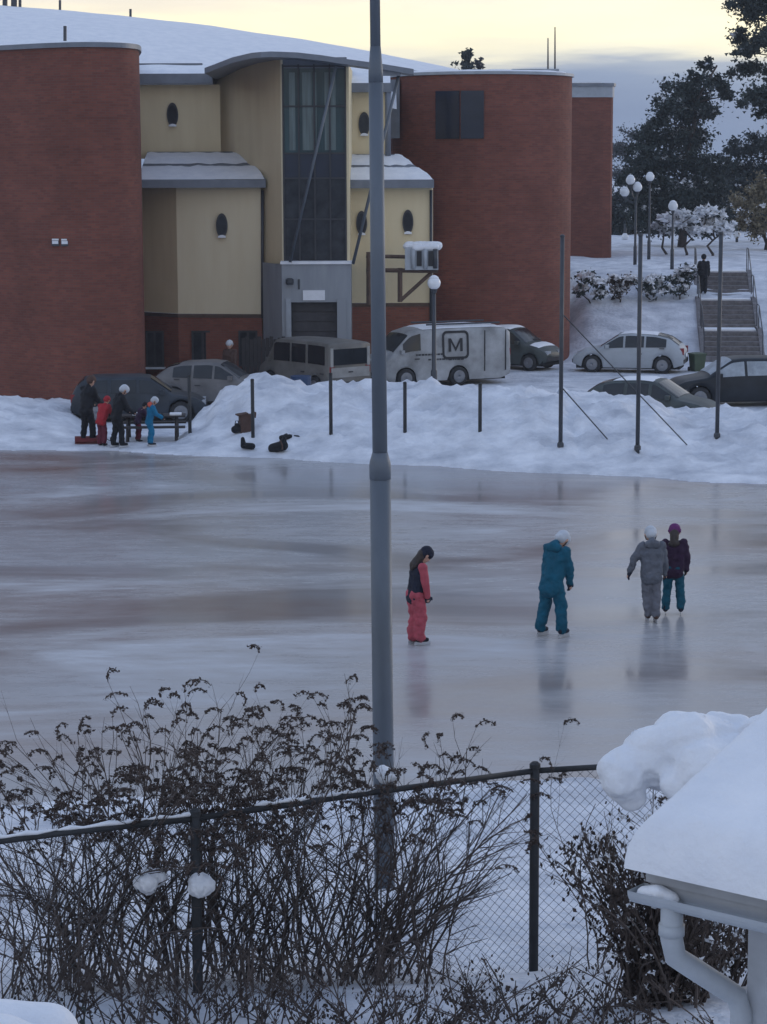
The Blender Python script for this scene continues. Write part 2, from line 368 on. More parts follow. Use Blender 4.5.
# ------------------------------------------------------------------ terrain
def far_edge(x): return 51.9 - .40 * x if x > -7 else 54.7 - .1 * (x + 7)
RIDGE = [(px, py) for px, py in ((-60, 399), (0, 401), (50, 405), (74, 412), (92, 432), (150, 434), (188, 432), (205, 412), (228, 394), (262, 379), (285, 383), (315, 391), (345, 388), (375, 392), (430, 389), (470, 391), (520, 393), (570, 393), (600, 396), (640, 404), (680, 418), (710, 415), (740, 412), (800, 410))]
RT = []
for px, py in RIDGE:
    Yr = 57.0
    for _ in range(6):
        X = (px - 383.5) / F * Yr; Yr = far_edge(X) + (6.2 if px < 560 else 7.5)
    p = P(px, py, Yr); RT.append((p.x, max(0.02, p.z)))
def height(x, y):
    n_lo = noise.fractal(Vector((x * .35, y * .35, 3.1)), 1.0, 2.0, 4)
    n_hi = noise.fractal(Vector((x * 1.3, y * 1.3, 8.1)), 1.0, 2.0, 3)
    # near side
    near_edge = 24.4 + .25 * math.sin(x * .6) + .25 * n_lo
    if y < near_edge + 1:
        if y < 15: z = 1.40 + .20 * (15 - y) if y > 12 else 2.0 + .02 * (12 - y)
        else: z = 1.40 - 1.05 * sstep(15, 22, y)
        z += .10 * n_lo + .05 * n_hi
        k = sstep(near_edge, near_edge - 1.6, y) if y > near_edge - 1.6 else 1.0
        return -.18 + (z + .18) * k
    fe = far_edge(x) + .35 * n_lo
    if y < fe - .4: return -.18
    t = y - fe
    hb = lerp_tab(RT, x)
    rl = 6.2 if x < 4.5 else 7.5
    z = -.18 + .30 * sstep(-.4, .5, t)
    if t > 0:
        z = .12 * sstep(-.4, .5, t)
        up = sstep(0, rl, t) ** .8 if t < rl else 1.0
        down = 1.0 - sstep(rl, rl + 5.0, t) if t > rl else 1.0
        z += (hb - .08) * up * down
        amp = .05 + .16 * min(1, hb) * (up if t < rl else down)
        if -9.4 < x < -5.2: amp *= .3
        z += amp * (n_lo * .9 + n_hi * 1.0) * sstep(.2, 1.2, t) * (1 - sstep(rl + 4, rl + 8, t) * .8)
        z += .17 * min(1, hb + .2) * abs(noise.fractal(Vector((x * 2.3, y * 2.3, 1.7)), .8, 2.0, 4)) * sstep(.3, 1.5, t) * (1 - sstep(rl + 3, rl + 7, t))
        z -= .03
    # hill on the right
    if x > 2 and y > 76:
        kx = sstep(6.0, 8.0, x)
        z += kx * (2.7 * max(0, min(1, (y - 78.2) / 9.4)) + .15 * n_lo * sstep(78, 82, y)) 
        pass
    return z
def axis(a, b, step, far, grow=1.35):
    xs = []; x = a
    while x < b: xs.append(x); x += step
    xs.append(b); s_ = step; hi = b
    while hi < far: s_ *= grow; hi += s_; xs.append(hi)
    return xs
ys = axis(9.0, 70.0, .19, 72, 1.1) 
ys2 = axis(ys[-1] + .5, 96, .5, 600, 1.3); ys = [-30, -10, 2, 6] + ys + ys2
xp = axis(0, 15, .16, 380, 1.35); xs = [-x for x in reversed(xp[1:])] + xp
mb = MB()
mb.v = [(x, y, height(x, y)) for y in ys for x in xs]
nx = len(xs)
mb.f = [(j * nx + i, j * nx + i + 1, (j + 1) * nx + i + 1, (j + 1) * nx + i) for j in range(len(ys) - 1) for i in range(nx - 1)]
ground = mb.build('snow_ground', 'snow_dirty', smooth=True); tag(ground, kind='structure')
mb = MB(); mb.poly([(-90, 21, 0), (90, 21, 0), (90, 62, 0), (-90, 62, 0)])
# keep the sheet inside the rink: far corners cut along the bank
mb.v = [(-90, 22.5, 0), (90, 22.5, 0), (90, 36.0, 0), (40, 40, 0), (17, 45.9, 0), (-7, 55.6, 0), (-40, 59.5, 0), (-90, 64, 0)]; mb.f = [tuple(range(8))]
ice = mb.build('ice_rink', 'ice'); tag(ice, kind='structure')
def gz(x, y): return height(x, y)
def hit(px, py, y0=40.0, y1=90.0):
    Y = y0
    while Y < y1:
        p = P(px, py, Y)
        if p.z <= gz(p.x, Y): return Vector((p.x, Y, gz(p.x, Y)))
        Y += .05
    return P(px, py, y1)

# ------------------------------------------------------------------ building
bld = thing('school_building', 'brick and yellow building with two rounded brick towers and a glazed entrance bay', 'building', (0, 72, 0))
def part(mbx, name, m, parent=bld, smooth=False, off=(0, 72, 0)):
    o = mbx.build(name, m, None, smooth)
    mesh_off = Vector(off)
    for v in o.data.vertices: v.co -= mesh_off
    o.parent = parent; return o
def spart(mbx, name, m, parent, smooth=False): return part(mbx, name, m, parent, smooth)

# left tower: convex plan
def curve_pts(ctrl, n=8):
    out = []
    c = [ctrl[0]] + ctrl + [ctrl[-1]]
    for i in range(1, len(c) - 2):
        for k in range(n):
            t = k / n; p0, p1, p2, p3 = c[i - 1], c[i], c[i + 1], c[i + 2]
            out.append(tuple(.5 * ((2 * p1[d]) + (-p0[d] + p2[d]) * t + (2 * p0[d] - 5 * p1[d] + 4 * p2[d] - p3[d]) * t * t + (-p0[d] + 3 * p1[d] - 3 * p2[d] + p3[d]) * t ** 3) for d in (0, 1)))
    out.append(ctrl[-1]); return out
LT = [(PX(-160, 73.5), 73.5), (PX(-60, 69), 69.0), (PX(0, 67), 67.0), (PX(50, 65.6), 65.6), (PX(90, 65.05), 65.05), (PX(122, 65.4), 65.4), (PX(139, 66.2), 66.2), (PX(143.5, 67.4), 67.4), (PX(143, 69.5), 69.5), (PX(134, 78), 78.0)]
ltp = curve_pts(LT, 6)
ztL = PZ(47, 65.05, 90)
tw = part(MB().strip(ltp, -.3, ztL), 'brick_tower', 'brick', smooth=True)
def offset_plan(pl, d):
    out = []
    for i, (x, y) in enumerate(pl):
        x0, y0 = pl[max(0, i - 1)]; x1, y1 = pl[min(len(pl) - 1, i + 1)]
        tx, ty = x1 - x0, y1 - y0; l_ = math.hypot(tx, ty) or 1
        out.append((x + ty / l_ * d, y - tx / l_ * d))
    return out
def coping(pl, z, h=.14, d=.07, closed=False):
    o_ = offset_plan(pl, d); i_ = offset_plan(pl, -.25); b = MB()
    for k in range(len(pl) - 1):
        b.quad((*o_[k], z), (*o_[k + 1], z), (*o_[k + 1], z + h), (*o_[k], z + h))
        b.quad((*o_[k], z + h), (*o_[k + 1], z + h), (*i_[k + 1], z + h), (*i_[k], z + h))
        b.quad((*i_[k], z), (*i_[k + 1], z), (*o_[k + 1], z), (*o_[k], z))
    return b
spart(coping(ltp, ztL), 'coping', 'metal_roof', tw)
def snow_cap(pl, z, h=.10, ins=-.12):
    i_ = offset_plan(pl, ins); b = MB(); 
    cx = sum(p[0] for p in i_) / len(i_); cy = sum(p[1] for p in i_) / len(i_)
    hs = [h * (.6 + .8 * abs(noise.noise(Vector((p[0] * .8, p[1] * .8, 2))))) for p in i_]
    i2 = offset_plan(pl, ins - .12)
    for k in range(len(i_) - 1):
        b.quad((*i_[k], z), (*i_[k + 1], z), (*i2[k + 1], z + hs[k + 1]), (*i2[k], z + hs[k]))
        b.tri((*i2[k], z + hs[k]), (*i2[k + 1], z + hs[k + 1]), (cx, cy, z + h))
    return b
spart(snow_cap(ltp, ztL + .14, .08), 'snow', 'snow', tw, True)
# twin floodlights on the left tower
for px in (53.5, 63.5):
    c = P(px, 244, 65.0); c.y = 65.62 - (px - 50) * .012
    b = MB().box((c.x - .11, c.y - .22, c.z - .07), (c.x + .11, c.y - .04, c.z + .09)); fl = part(b, 'floodlight', 'dark_metal', bld)
    spart(MB().box((c.x - .09, c.y - .235, c.z - .01), (c.x + .09, c.y - .222, c.z + .08)), 'lens', 'sign_white', fl)
    spart(MB().box((c.x - .10, c.y - .2, c.z + .092), (c.x + .10, c.y - .05, c.z + .14)), 'snow', 'snow', fl)

# left wing: lower yellow wall in two facets over a brick plinth
YW = 73.0
wl = [(PX(128, 74.6), 74.6), (PX(178, 73.0), 73.0), (PX(262, 72.6), 72.6), (PX(264, 76.5), 76.5)]
z_pl = PZ(316, YW); z_l1 = PZ(187, YW)
plinth = part(MB().strip(wl, -.3, z_pl), 'plinth', 'brick_base')
band = part(MB().strip(offset_plan(wl, .03), z_pl - .02, z_pl + .10), 'string_course', 'wood')
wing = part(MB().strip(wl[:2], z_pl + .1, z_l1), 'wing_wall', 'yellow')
wing2 = part(MB().strip(wl[1:], z_pl + .1, z_l1), 'wing_wall', 'yellow_lit')
# plinth windows
def rect_window(cx, cy, z0, z1, w, parent, dirx=1.0, sill=True, panes=1, gm='glass', fd=.05):
    x0, x1 = cx - w / 2, cx + w / 2
    b = MB(); t = .06
    b.box((x0, cy - fd, z0), (x0 + t, cy, z1)).box((x1 - t, cy - fd, z0), (x1, cy, z1)).box((x0 + t, cy - fd, z1 - t), (x1 - t, cy, z1)).box((x0 + t, cy - fd, z0), (x1 - t, cy, z0 + t))
    for k in range(1, panes):
        xm = x0 + w * k / panes; b.box((xm - .03, cy - fd + .003, z0 + t), (xm + .03, cy, z1 - t))
    wdw = part(b, 'window', 'frame_dark', parent)
    for k in range(panes):
        a = x0 + w * k / panes + .035; c_ = x0 + w * (k + 1) / panes - .035
        spart(MB().box((a, cy - fd + .02, z0 + .03), (c_, cy - .005, z1 - .03)), 'pane', gm, wdw)
    if sill: spart(MB().box((x0 - .05, cy - fd - .09, z0 - .07), (x1 + .05, cy - fd - .005, z0 - .004)), 'sill', 'sill_white', wdw)
    return wdw
for pxa, pxb, yy, sl in ((145, 163, 73.45, True), (191, 213, 72.90, True), (238, 257, 72.66, False)):
    rect_window((PX(pxa, yy) + PX(pxb, yy)) / 2, yy, PZ(366, yy), PZ(330, yy), PX(pxb, yy) - PX(pxa, yy), bld, sill=sl, panes=2)
# oval windows
def oval(cx, cy, cz, w, h, parent=bld, tx=0.0):
    fr = MB(); n = 24
    o_ = [(math.cos(2 * math.pi * k / n), math.sin(2 * math.pi * k / n)) for k in range(n)]
    for k in range(n):
        a, b_ = o_[k], o_[(k + 1) % n]
        def q(c, s_, y): return (cx + c[0] * (w / 2) * s_, cy + y + tx * c[0] * w / 2, cz + c[1] * (h / 2) * s_)
        fr.quad(q(a, 1.0, -.05), q(b_, 1.0, -.05), q(b_, 1.0, .05), q(a, 1.0, .05))
        fr.quad(q(a, .78, -.05), q(b_, .78, -.05), q(b_, 1.0, -.05), q(a, 1.0, -.05))
    f_ = part(fr, 'oval_window', 'frame_dark', parent)
    pn = MB(); pn.poly([(cx + c[0] * w * .40, cy - .02 + tx * c[0] * w * .40, cz + c[1] * h * .40) for c in o_]); spart(pn, 'pane', 'glass', f_)
    sn = MB(); pts = [(cx + (k / 6 - .5) * w * .7, cz - h / 2 * .86 + .045 * math.sin(math.pi * k / 6)) for k in range(7)]
    lo = [(cx + (k / 6 - .5) * w * .7, cz - h / 2 * .98) for k in range(7)]
    for k in range(6): sn.quad((lo[k][0], cy - .1, lo[k][1]), (lo[k + 1][0], cy - .1, lo[k + 1][1]), (pts[k + 1][0], cy - .06, pts[k + 1][1]), (pts[k][0], cy - .06, pts[k][1])); sn.quad((pts[k][0], cy - .06, pts[k][1]), (pts[k + 1][0], cy - .06, pts[k + 1][1]), (pts[k + 1][0], cy, pts[k + 1][1]), (pts[k][0], cy, pts[k][1]))
    spart(sn, 'snow', 'snow', f_)
    return f_
yy = 72.76; oval(PX(223, yy), yy - .03, PZ(225, yy), .38, .80)
# pent roof between the storeys (left)
def pent(xa, xb, yf, yb, zf, zb, m='metal_roof', hip=0.0):
    b = MB(); b.quad((xa, yf, zf), (xb, yf, zf), (xb - hip, yb, zb), (xa, yb, zb)); b.box((xa, yf, zf - .26), (xb, yf + .10, zf - .004))
    b.quad((xb, yf, zf), (xb, yb, zf), (xb - hip, yb, zb), (xb - hip, yb, zb)); b.quad((xb, yf + .1, zf - .26), (xb, yb, zf - .26), (xb, yb, zf), (xb, yf + .1, zf))
    b.quad((xa, yf + .1, zf - .2), (xb, yf + .1, zf - .2), (xb, yb, zf - .2), (xa, yb, zf - .2))
    r_ = part(b, 'pent_roof', m)
    # uneven snow sheet in two sweeps with a bare line between, seams showing
    def sheet(t0, t1, thick, seed):
        s_ = MB(); nxn = 26; nyn = 6; rows = []
        for j in range(nyn + 1):
            row = []
            for i in range(nxn + 1):
                u = i / nxn; e = noise.noise(Vector((u * 9, seed, 0))) * .05
                t = t0 + e * (1 if t0 > .01 else 0) + (t1 + noise.noise(Vector((u * 11, seed + 5, 0))) * .05 - t0) * j / nyn
                x = xa + .02 + (xb - .06 - hip * t - xa) * u; y = yf + .03 + (yb - yf - .05) * t
                z = zf + (zb - zf) * t + (thick * (math.sin(math.pi * min(1, max(0, j / nyn))) ** .5) * (.8 + .5 * noise.noise(Vector((x * 1.5, y * 2, seed)))) + .012)
                row.append(s_.vert((x, y, z)))
            rows.append(row)
        for j in range(nyn):
            for i in range(nxn): s_.f.append((rows[j][i], rows[j][i + 1], rows[j + 1][i + 1], rows[j + 1][i]))
        spart(s_, 'snow', 'snow', r_, True)
    sheet(0, .47, .09, 1.0); sheet(.55, .96, .07, 7.0)
    return r_
y1 = 72.2
pent(PX(140, y1), PX(267, y1), y1, 75.4, PZ(179, y1), PZ(151, 75.4), hip=.9)
# upper storey left
yu = 75.4
part(MB().strip([(PX(128, yu), yu), (PX(223, yu), yu)], PZ(152, yu) - .2, PZ(84, yu)), 'wing_wall', 'yellow')
oval(PX(176, yu), yu - .03, PZ(114, yu), .38, .80)
part(MB().box((PX(138, 75), 74.9, PZ(83, 75)), (PX(216, 75), 78, PZ(73, 75))), 'eaves', 'metal_roof')
b = MB()
def wavy_sheet(xa, xb, ya, yb, za, zb, thick, seed, nxn=30, nyn=6):
    s_ = MB(); rows = []
    for j in range(nyn + 1):
        row = []
        for i in range(nxn + 1):
            u, t = i / nxn, j / nyn; x = xa + (xb - xa) * u; y = ya + (yb - ya) * t
            z = za + (zb - za) * t + (thick * (1 + .6 * noise.noise(Vector((x, y * 2, seed)))) if j > 0 else 0)
            row.append(s_.vert((x, y, z)))
        rows.append(row)
    for j in range(nyn):
        for i in range(nxn): s_.f.append((rows[j][i], rows[j][i + 1], rows[j + 1][i + 1], rows[j + 1][i]))
    return s_
part(wavy_sheet(PX(138, 75), PX(214, 75), 74.95, 76.6, PZ(73, 75), PZ(66, 76.6), .06, 3), 'roof_snow', 'snow', smooth=True)
part(MB().box((PX(140, 76.7), 76.65, PZ(66, 76.7)), (PX(206, 76.7), 76.9, PZ(62.5, 76.7))), 'roof_rail', 'metal_roof')

# central bay
yb0 = 71.2
bx0, bx1, bx2 = PX(217, 77.0), PX(283, yb0), PX(350, yb0)
zb0 = PZ(264, yb0)
def bay_top(x):   # arched underside height
    px = 383.5 + x / 71.0 * F
    return PZ(lerp_arc(px), 70.0)
def lerp_arc(px):
    tab = [(200, 66.5), (215, 62), (235, 55.5), (255, 52), (275, 51), (300, 52), (325, 55), (350, 59), (385, 64), (420, 70)]
    for (a, ya), (c, yc) in zip(tab[:-1], tab[1:]):
        if px <= c: return ya + (yc - ya) * max(0, (px - a)) / (c - a)
    return 70
# yellow flank: vertical slices following the arch
nfl = 10; b = MB(); run = 0
for k in range(nfl):
    t0, t1 = k / nfl, (k + 1) / nfl
    xa, xb = bx0 + (bx1 - bx0) * t0, bx0 + (bx1 - bx0) * t1; ya, yb_ = 77.0 + (yb0 - 77.0) * t0, 77.0 + (yb0 - 77.0) * t1
    za, zb_ = bay_top(xa) - .12, bay_top(xb) - .12
    d = math.hypot(xb - xa, yb_ - ya)
    b.quad((xa, ya, -.2), (xb, yb_, -.2), (xb, yb_, zb_), (xa, ya, za), uv=((run, -.2), (run + d, -.2), (run + d, zb_), (run, za))); run += d
part(b, 'bay_wall', 'yellow')
zt = bay_top(bx2) - .1
part(MB().strip([(PX(346.5, yb0), yb0), (bx2, yb0), (bx2 + .05, 76)], zb0 + .03, zt), 'bay_wall', 'yellow')
part(MB().strip([(PX(282.9, yb0), yb0), (PX(285, yb0), yb0 + .004)], zb0 + .03, bay_top(bx1) - .12), 'bay_wall', 'yellow_lit')
# arched roof slab, projecting forward
b = MB(); xsr = [PX(p_, 69.6) for p_ in range(204, 419, 5)]
top = []; 
for x in xsr:
    px = 383.5 + x / 69.6 * F; z = PZ(lerp_arc(px), 69.6); th = .17
    top.append((x, z, z - th))
for (xa, za, zl), (xb, zb_, zl2) in zip(top[:-1], top[1:]):
    yk = 79 if xa < bx2 - .1 else 71.0
    yk0 = 69.6 + max(0, (PX(262, 69.6) - xa)) * .9
    yk1 = 69.6 + max(0, (PX(262, 69.6) - xb)) * .9
    b.quad((xa, yk0, zl), (xb, yk1, zl2), (xb, yk1, zb_), (xa, yk0, za)); b.quad((xa, yk0, za), (xb, yk1, zb_), (xb, yk, zb_), (xa, yk, za)); b.quad((xa, yk, zl), (xb, yk, zl2), (xb, yk1, zl2), (xa, yk0, zl)); b.quad((xa, yk, za), (xb, yk, zb_), (xb, yk, zl2), (xa, yk, zl))
xa, za, zl = top[-1]; b.quad((xa, 69.6, zl), (xa, 71, zl), (xa, 71, za), (xa, 69.6, za))
arch = part(b, 'arched_roof', 'metal_roof')
# glazed front
glz = part(MB().box((PX(284, yb0) - .02, yb0 + .06, zb0), (PX(346, yb0) + .02, yb0 + .14, bay_top((bx1 + bx2) / 2) - .5)), 'glazed_front', 'frame_dark')
gx0, gx1 = PX(285, yb0), PX(346.5, yb0)
rows = [(262, 219, 'glass'), (219, 178, 'glass'), (178, 153, 'glass_blue'), (153, 106, 'glass_teal'), (106, 66, 'glass_teal')]
ncol = 4
for (pa, pb, gm) in rows:
    z0, z1 = PZ(pa, yb0) + .02, PZ(pb, yb0) - .02
    for k in range(ncol):
        a = gx0 + (gx1 - gx0) * k / ncol + .02; c_ = gx0 + (gx1 - gx0) * (k + 1) / ncol - .02
        tilt = random.uniform(-.012, .012); y0 = yb0 + .03
        q = MB().quad((a, y0 + tilt, z0), (c_, y0 - tilt, z0), (c_, y0 - tilt, z1), (a, y0 + tilt, z1))
        spart(q, 'pane', gm, glz)
    spart(MB().box((gx0, yb0 - .02, z1 - .005), (gx1, yb0 + .05, z1 + .045)), 'transom', 'frame_dark', glz)
for k in range(ncol + 1):
    x = gx0 + (gx1 - gx0) * k / ncol
    spart(MB().box((x - .025, yb0 - .035, zb0 + .02), (x + .025, yb0 + .052, PZ(64, yb0))), 'mullion', 'frame_dark', glz)
# pale blinds hanging inside the upper panes
for k, (pa, pb) in enumerate(((291, 297), (304, 318), (326, 337))):
    spart(MB().box((PX(pa, yb0), yb0 + .022, PZ(150, yb0)), (PX(pb, yb0), yb0 + .0265, PZ(72, yb0))), 'blind', mat('grey_green_blind', (.12, .165, .165), .4, .3, 3.0, stretch=(6, 1, .3)), glz)
# header above glass
part(MB().box((PX(283, yb0), yb0 + .01, PZ(68, yb0)), (PX(348, yb0), yb0 + .3, PZ(57, yb0))), 'bay_header', 'metal_roof')
# entrance block in concrete
ye = 70.7
ex0, ex1 = PX(282, ye), PX(351, ye); ez = PZ(264, ye)
gxa, gxb, gzt = PX(291, ye), PX(337, ye), PZ(302, ye)
b = MB().strip([(ex0, ye), (gxa, ye)], -.2, ez).strip([(gxb, ye), (ex1, ye)], -.2, ez).strip([(gxa, ye), (gxb, ye)], gzt, ez).strip([(ex1, ye), (ex1, 74)], -.2, ez)
b.strip([(PX(263, 72.3), 72.3), (ex0, ye)], -.2, ez)
b.strip([(gxa, ye), (gxa, ye + .4)], -.2, gzt).strip([(gxb, ye + .4), (gxb, ye)], -.2, gzt); b.quad((gxa, ye, gzt), (gxb, ye, gzt), (gxb, ye + .4, gzt), (gxa, ye + .4, gzt))
b.quad((ex0, ye, ez), (ex1, ye, ez), (ex1, 74, ez), (PX(263, 73), 74, ez))
ent = part(b, 'entrance_block', 'concrete')
spart(MB().box((ex0 - .04, ye - .06, ez + .003), (ex1 + .04, ye + .6, ez + .09)), 'ledge_snow', 'snow', ent)
spart(MB().box((gxa - .16, ye - .05, -.2), (gxa - .004, ye - .004, gzt + .12)), 'jamb', 'grey_paint', ent); spart(MB().box((gxb + .004, ye - .05, -.2), (gxb + .3, ye - .004, gzt + .12)), 'jamb', 'concrete', ent)
nsl = 9
door = part(MB().box((gxa, ye + .36, -.2), (gxb, ye + .40, gzt)), 'garage_door', 'door_dark')
for k in range(nsl):
    z0 = gzt - 2.9 + 2.9 * k / nsl
    spart(MB().box((gxa + .02, ye + .325, z0 + .015), (gxb - .02, ye + .358, z0 + 2.9 / nsl - .015)), 'panel', 'door_dark', door)
spart(MB().box((PX(303, ye), ye - .04, PZ(300, ye)), (PX(325, ye), ye - .006, PZ(290, ye))), 'sign_plate', 'sign_white', ent)
spart(MB().lathe([(.11, 0), (.13, .05), (.13, .16), (.08, .2)], 12, Matrix.Translation((PX(290, ye), ye - .1, PZ(284, ye)))), 'wall_lamp', 'dark_metal', ent)
spart(MB().box((PX(298, ye), ye - .03, PZ(289, ye)), (PX(300, ye), ye - .005, PZ(279, ye))), 'intercom', 'dark_metal', ent)
# two raking struts carrying the canopy
for (pa, ya, pb, yb_) in ((336, 66, 290, 262), (400, 70, 353, 264)):
    part(MB().tube([P(pa, ya, 69.9), P(pb, yb_, 70.55)], .05, 10), 'strut', 'galv', smooth=True)
part(MB().box((PX(383, 70), 69.75, PZ(76, 70)), (PX(401, 70), 69.95, PZ(70.5, 70))), 'canopy_beam', 'metal_roof')

# right wing
yr = 73.0
part(MB().strip([(PX(350, yr), yr), (PX(432, yr), yr), (PX(433, 77), 77)], PZ(306, yr) + .1, PZ(186, yr)), 'wing_wall', 'yellow')
part(MB().strip([(PX(350, yr), yr), (PX(432, yr), yr), (PX(433, 77), 77)], -.3, PZ(306, yr)), 'plinth', 'brick_base')
part(MB().strip([(PX(350, yr - .03), yr - .03), (PX(432.5, yr - .03), yr - .03)], PZ(306, yr) - .02, PZ(306, yr) + .1), 'string_course', 'wood')
pent(PX(350.5, 72.4), PX(434, 72.4), 72.4, 75.4, PZ(180, 72.4), PZ(154, 75.4), hip=1.1)
part(MB().strip([(PX(350, yu), yu), (PX(386, yu), yu), (PX(387, 79), 79)], PZ(156, yu) - .2, PZ(92, yu)), 'wing_wall', 'yellow')
part(MB().box((PX(350, 75), 74.9, PZ(92, 75)), (PX(392, 75), 78, PZ(83, 75))), 'eaves', 'metal_roof')
part(wavy_sheet(PX(350, 75), PX(391, 75), 74.95, 77, PZ(83, 75), PZ(72, 77), .05, 5), 'roof_snow', 'snow', smooth=True)
part(MB().box((PX(350, 76.1), 76.0, PZ(79, 76)), (PX(376, 76.1), 76.1, PZ(76.5, 76))), 'roof_rail', 'metal_roof')
oval(PX(365, yu), yu - .03, PZ(124, yu), .38, .80)
oval(PX(362, yr), yr - .03, PZ(223, yr), .36, .80); oval(PX(408, yr), yr - .03, PZ(222, yr), .36, .80)
part(MB().tube([P(388, 90, 75.0), P(388, 158, 75.0)], .1, 8), 'downpipe', 'metal_roof', smooth=True)
part(MB().tube([P(431, 190, 72.9), P(431, 330, 72.9)], .05, 8), 'downpipe', 'dark_metal', smooth=True)
part(MB().tube([P(262.5, 190, 72.5), P(262.5, 318, 72.5)], .05, 8), 'downpipe', 'dark_metal', smooth=True)

# right brick tower
tcx, tcy, tr = PX(480, 80.2), 80.2, 3.26
rp = [(tcx + tr * math.cos(R(a)), tcy + tr * math.sin(R(a))) for a in range(-200, 21, 5)]
rp += [(tcx + tr + .1, 86.0)]
ztR = PZ(74, 76.9, 480)
tw2 = part(MB().strip(rp, -.3, ztR), 'brick_tower', 'brick', smooth=True)
spart(coping(rp, ztR, .1), 'coping', 'grey_paint', tw2)
spart(snow_cap(rp, ztR + .1, .09), 'snow', 'snow', tw2, True)
# louvre window on the tower: two dark panels curved onto the wall
def on_tower(px):
    a = (px - 481) / F * 78 / tr; a = max(-.98, min(.98, a)); th = math.asin(a)
    return tcx + (tr + .03) * math.sin(th), tcy - (tr + .03) * math.cos(th)
for a, c_ in ((434, 456.5), (458, 480)):
    (xa, ya), (xb, yb_) = on_tower(a), on_tower(c_)
    z0, z1 = PZ(139, 77), PZ(91, 77); d = Vector((xb - xa, yb_ - ya, 0)).normalized(); nrm = Vector((d.y, -d.x, 0))
    mtx = Matrix((( d.x, -nrm.x, 0, xa), (d.y, -nrm.y, 0, ya), (0, 0, 1, 0), (0, 0, 0, 1)))
    w = math.hypot(xb - xa, yb_ - ya)
    lv = part(MB().box((0, -.02, z0), (w, .15, z1), mtx), 'window', 'glass_blue')
    for k in range(12):
        zz = z0 + .04 + (z1 - z0 - .08) * k / 12
        spart(MB().box((.03, -.06, zz), (w - .03, -.022, zz + .07), mtx), 'slat', 'glass_blue', lv)
# low vent box and two aerials on the right tower's roof
vb = part(MB().box((PX(510, 80), 79.5, ztR + .05), (PX(556, 80), 81, ztR + .28)), 'roof_hatch', 'grey_paint')
for px, py in ((548, 38), (555, 27)):
    part(MB().tube([P(px, 72, 80), P(px, py, 80)], [.035, .02], 6), 'aerial', 'dark_metal')
# big domed snow roof behind
dome = MB(); rows = []
dxs = [-40 + k * .9 for k in range(51)]; dys = [76.7, 77.2, 78, 79.5, 81, 83, 85.5, 88, 90, 93, 97, 102]
for y in dys:
    row = []
    for x in dxs:
        z = 13.55 - .00435 * (x + 22) ** 2 - .0135 * (y - 90) ** 2 * (1 if y < 90 else .5)
        z += .05 * noise.noise(Vector((x * .5, y * .5, 0)))
        row.append(dome.vert((x, y, z)))
    rows.append(row)
for j in range(len(dys) - 1):
    for i in range(len(dxs) - 1):
        if dxs[i] > .2 and dys[j] < 82: continue
        dome.f.append((rows[j][i], rows[j][i + 1], rows[j + 1][i + 1], rows[j + 1][i]))
part(dome, 'domed_snow_roof', 'snow', smooth=True)
part(MB().box((PX(352, 79), 78.6, 8), (PX(400, 79), 79.4, PZ(80, 79))), 'back_wall', 'metal_roof')
for px, y0, y1_, w in ((60, 13, 0, .05), (130.5, 24, 9, .05), (65, 42, 26, .05), (5, 12, -20, .10), (14, 12, -20, .12), (20, 12, -14, .06)):
    Yd = 88 if px != 65 else 66.5
    part(MB().tube([P(px, y0 + 3, Yd), P(px, y1_, Yd)], w, 8), 'roof_vent', 'dark_metal')

# brick block farther back, on the terrace
far = thing('brick_building', 'separate dark red brick block behind the right rounded tower', 'building', (PX(590, 104), 106, 2.7))
fo = (PX(590, 104), 106, 2.7)
fx0, fx1 = PX(556, 104), PX(612, 104)
fpl = [(fx0, 104), (fx1 - .5, 104), (fx1 - .12, 104.15), (fx1, 104.6), (fx1, 112)]
part(MB().strip(fpl, 2.0, PZ(98, 104)), 'wall', 'brick', far, off=fo)
part(MB().strip(offset_plan(fpl, .05), PZ(98, 104), PZ(86, 104)), 'parapet', 'grey_paint', far, off=fo)
b = coping(fpl, PZ(88, 104) + .05, .14, .12); part(b, 'coping', 'metal_roof', far, off=fo)
part(MB().box((PX(571, 104), 104.3, PZ(88, 104)), (PX(600, 104), 106, PZ(83, 104))), 'snow', 'snow', far, off=fo)

# timber bracket and equipment box at the right wing
yk = 71.6
br = thing('wall_bracket', 'brown timber bracket with diagonal brace standing out from the yellow right wing', 'bracket', (PX(400, yk), yk, 0))
bo = (PX(400, yk), yk, 0)
def bar(pa, ya, pb, yb_, w, Y0=yk, Y1=None):
    return MB().tube([P(pa, ya, Y0), P(pb, yb_, Y1 or Y0)], w, 4)
part(bar(369, 252, 369, 305, .09), 'post', 'wood', br, off=bo); part(bar(400, 268, 400, 302, .08), 'post', 'wood', br, off=bo)
part(bar(366, 270, 438, 271, .07), 'beam', 'wood', br, off=bo); part(bar(366, 256, 412, 257, .06), 'rail', 'wood', br, off=bo)
part(bar(401, 300, 431, 273, .06), 'brace', 'wood', br, off=bo)
cb = thing('equipment_box', 'pale boxy equipment cabinet with two dark openings and a thick snow cap on a bracket', 'cabinet', (PX(422, yk), yk, 0)); co = (PX(422, yk), yk, 0)
x0, x1, z0, z1 = PX(405, yk), PX(438, yk), PZ(269.5, yk), PZ(247, yk)
part(MB().box((x0, yk - .4, z0), (x1, yk + .4, z1)), 'cabinet_body', 'p_silver', cb, off=co)
for px in (413, 425, 435):
    xx = PX(px, yk); part(MB().tube([(xx, yk - .42, z0 + .05), (xx, yk - .42, z1 - .06)], .075, 10), 'canister', 'p_silver' if px != 435 else 'dark_metal', cb, smooth=True, off=co)
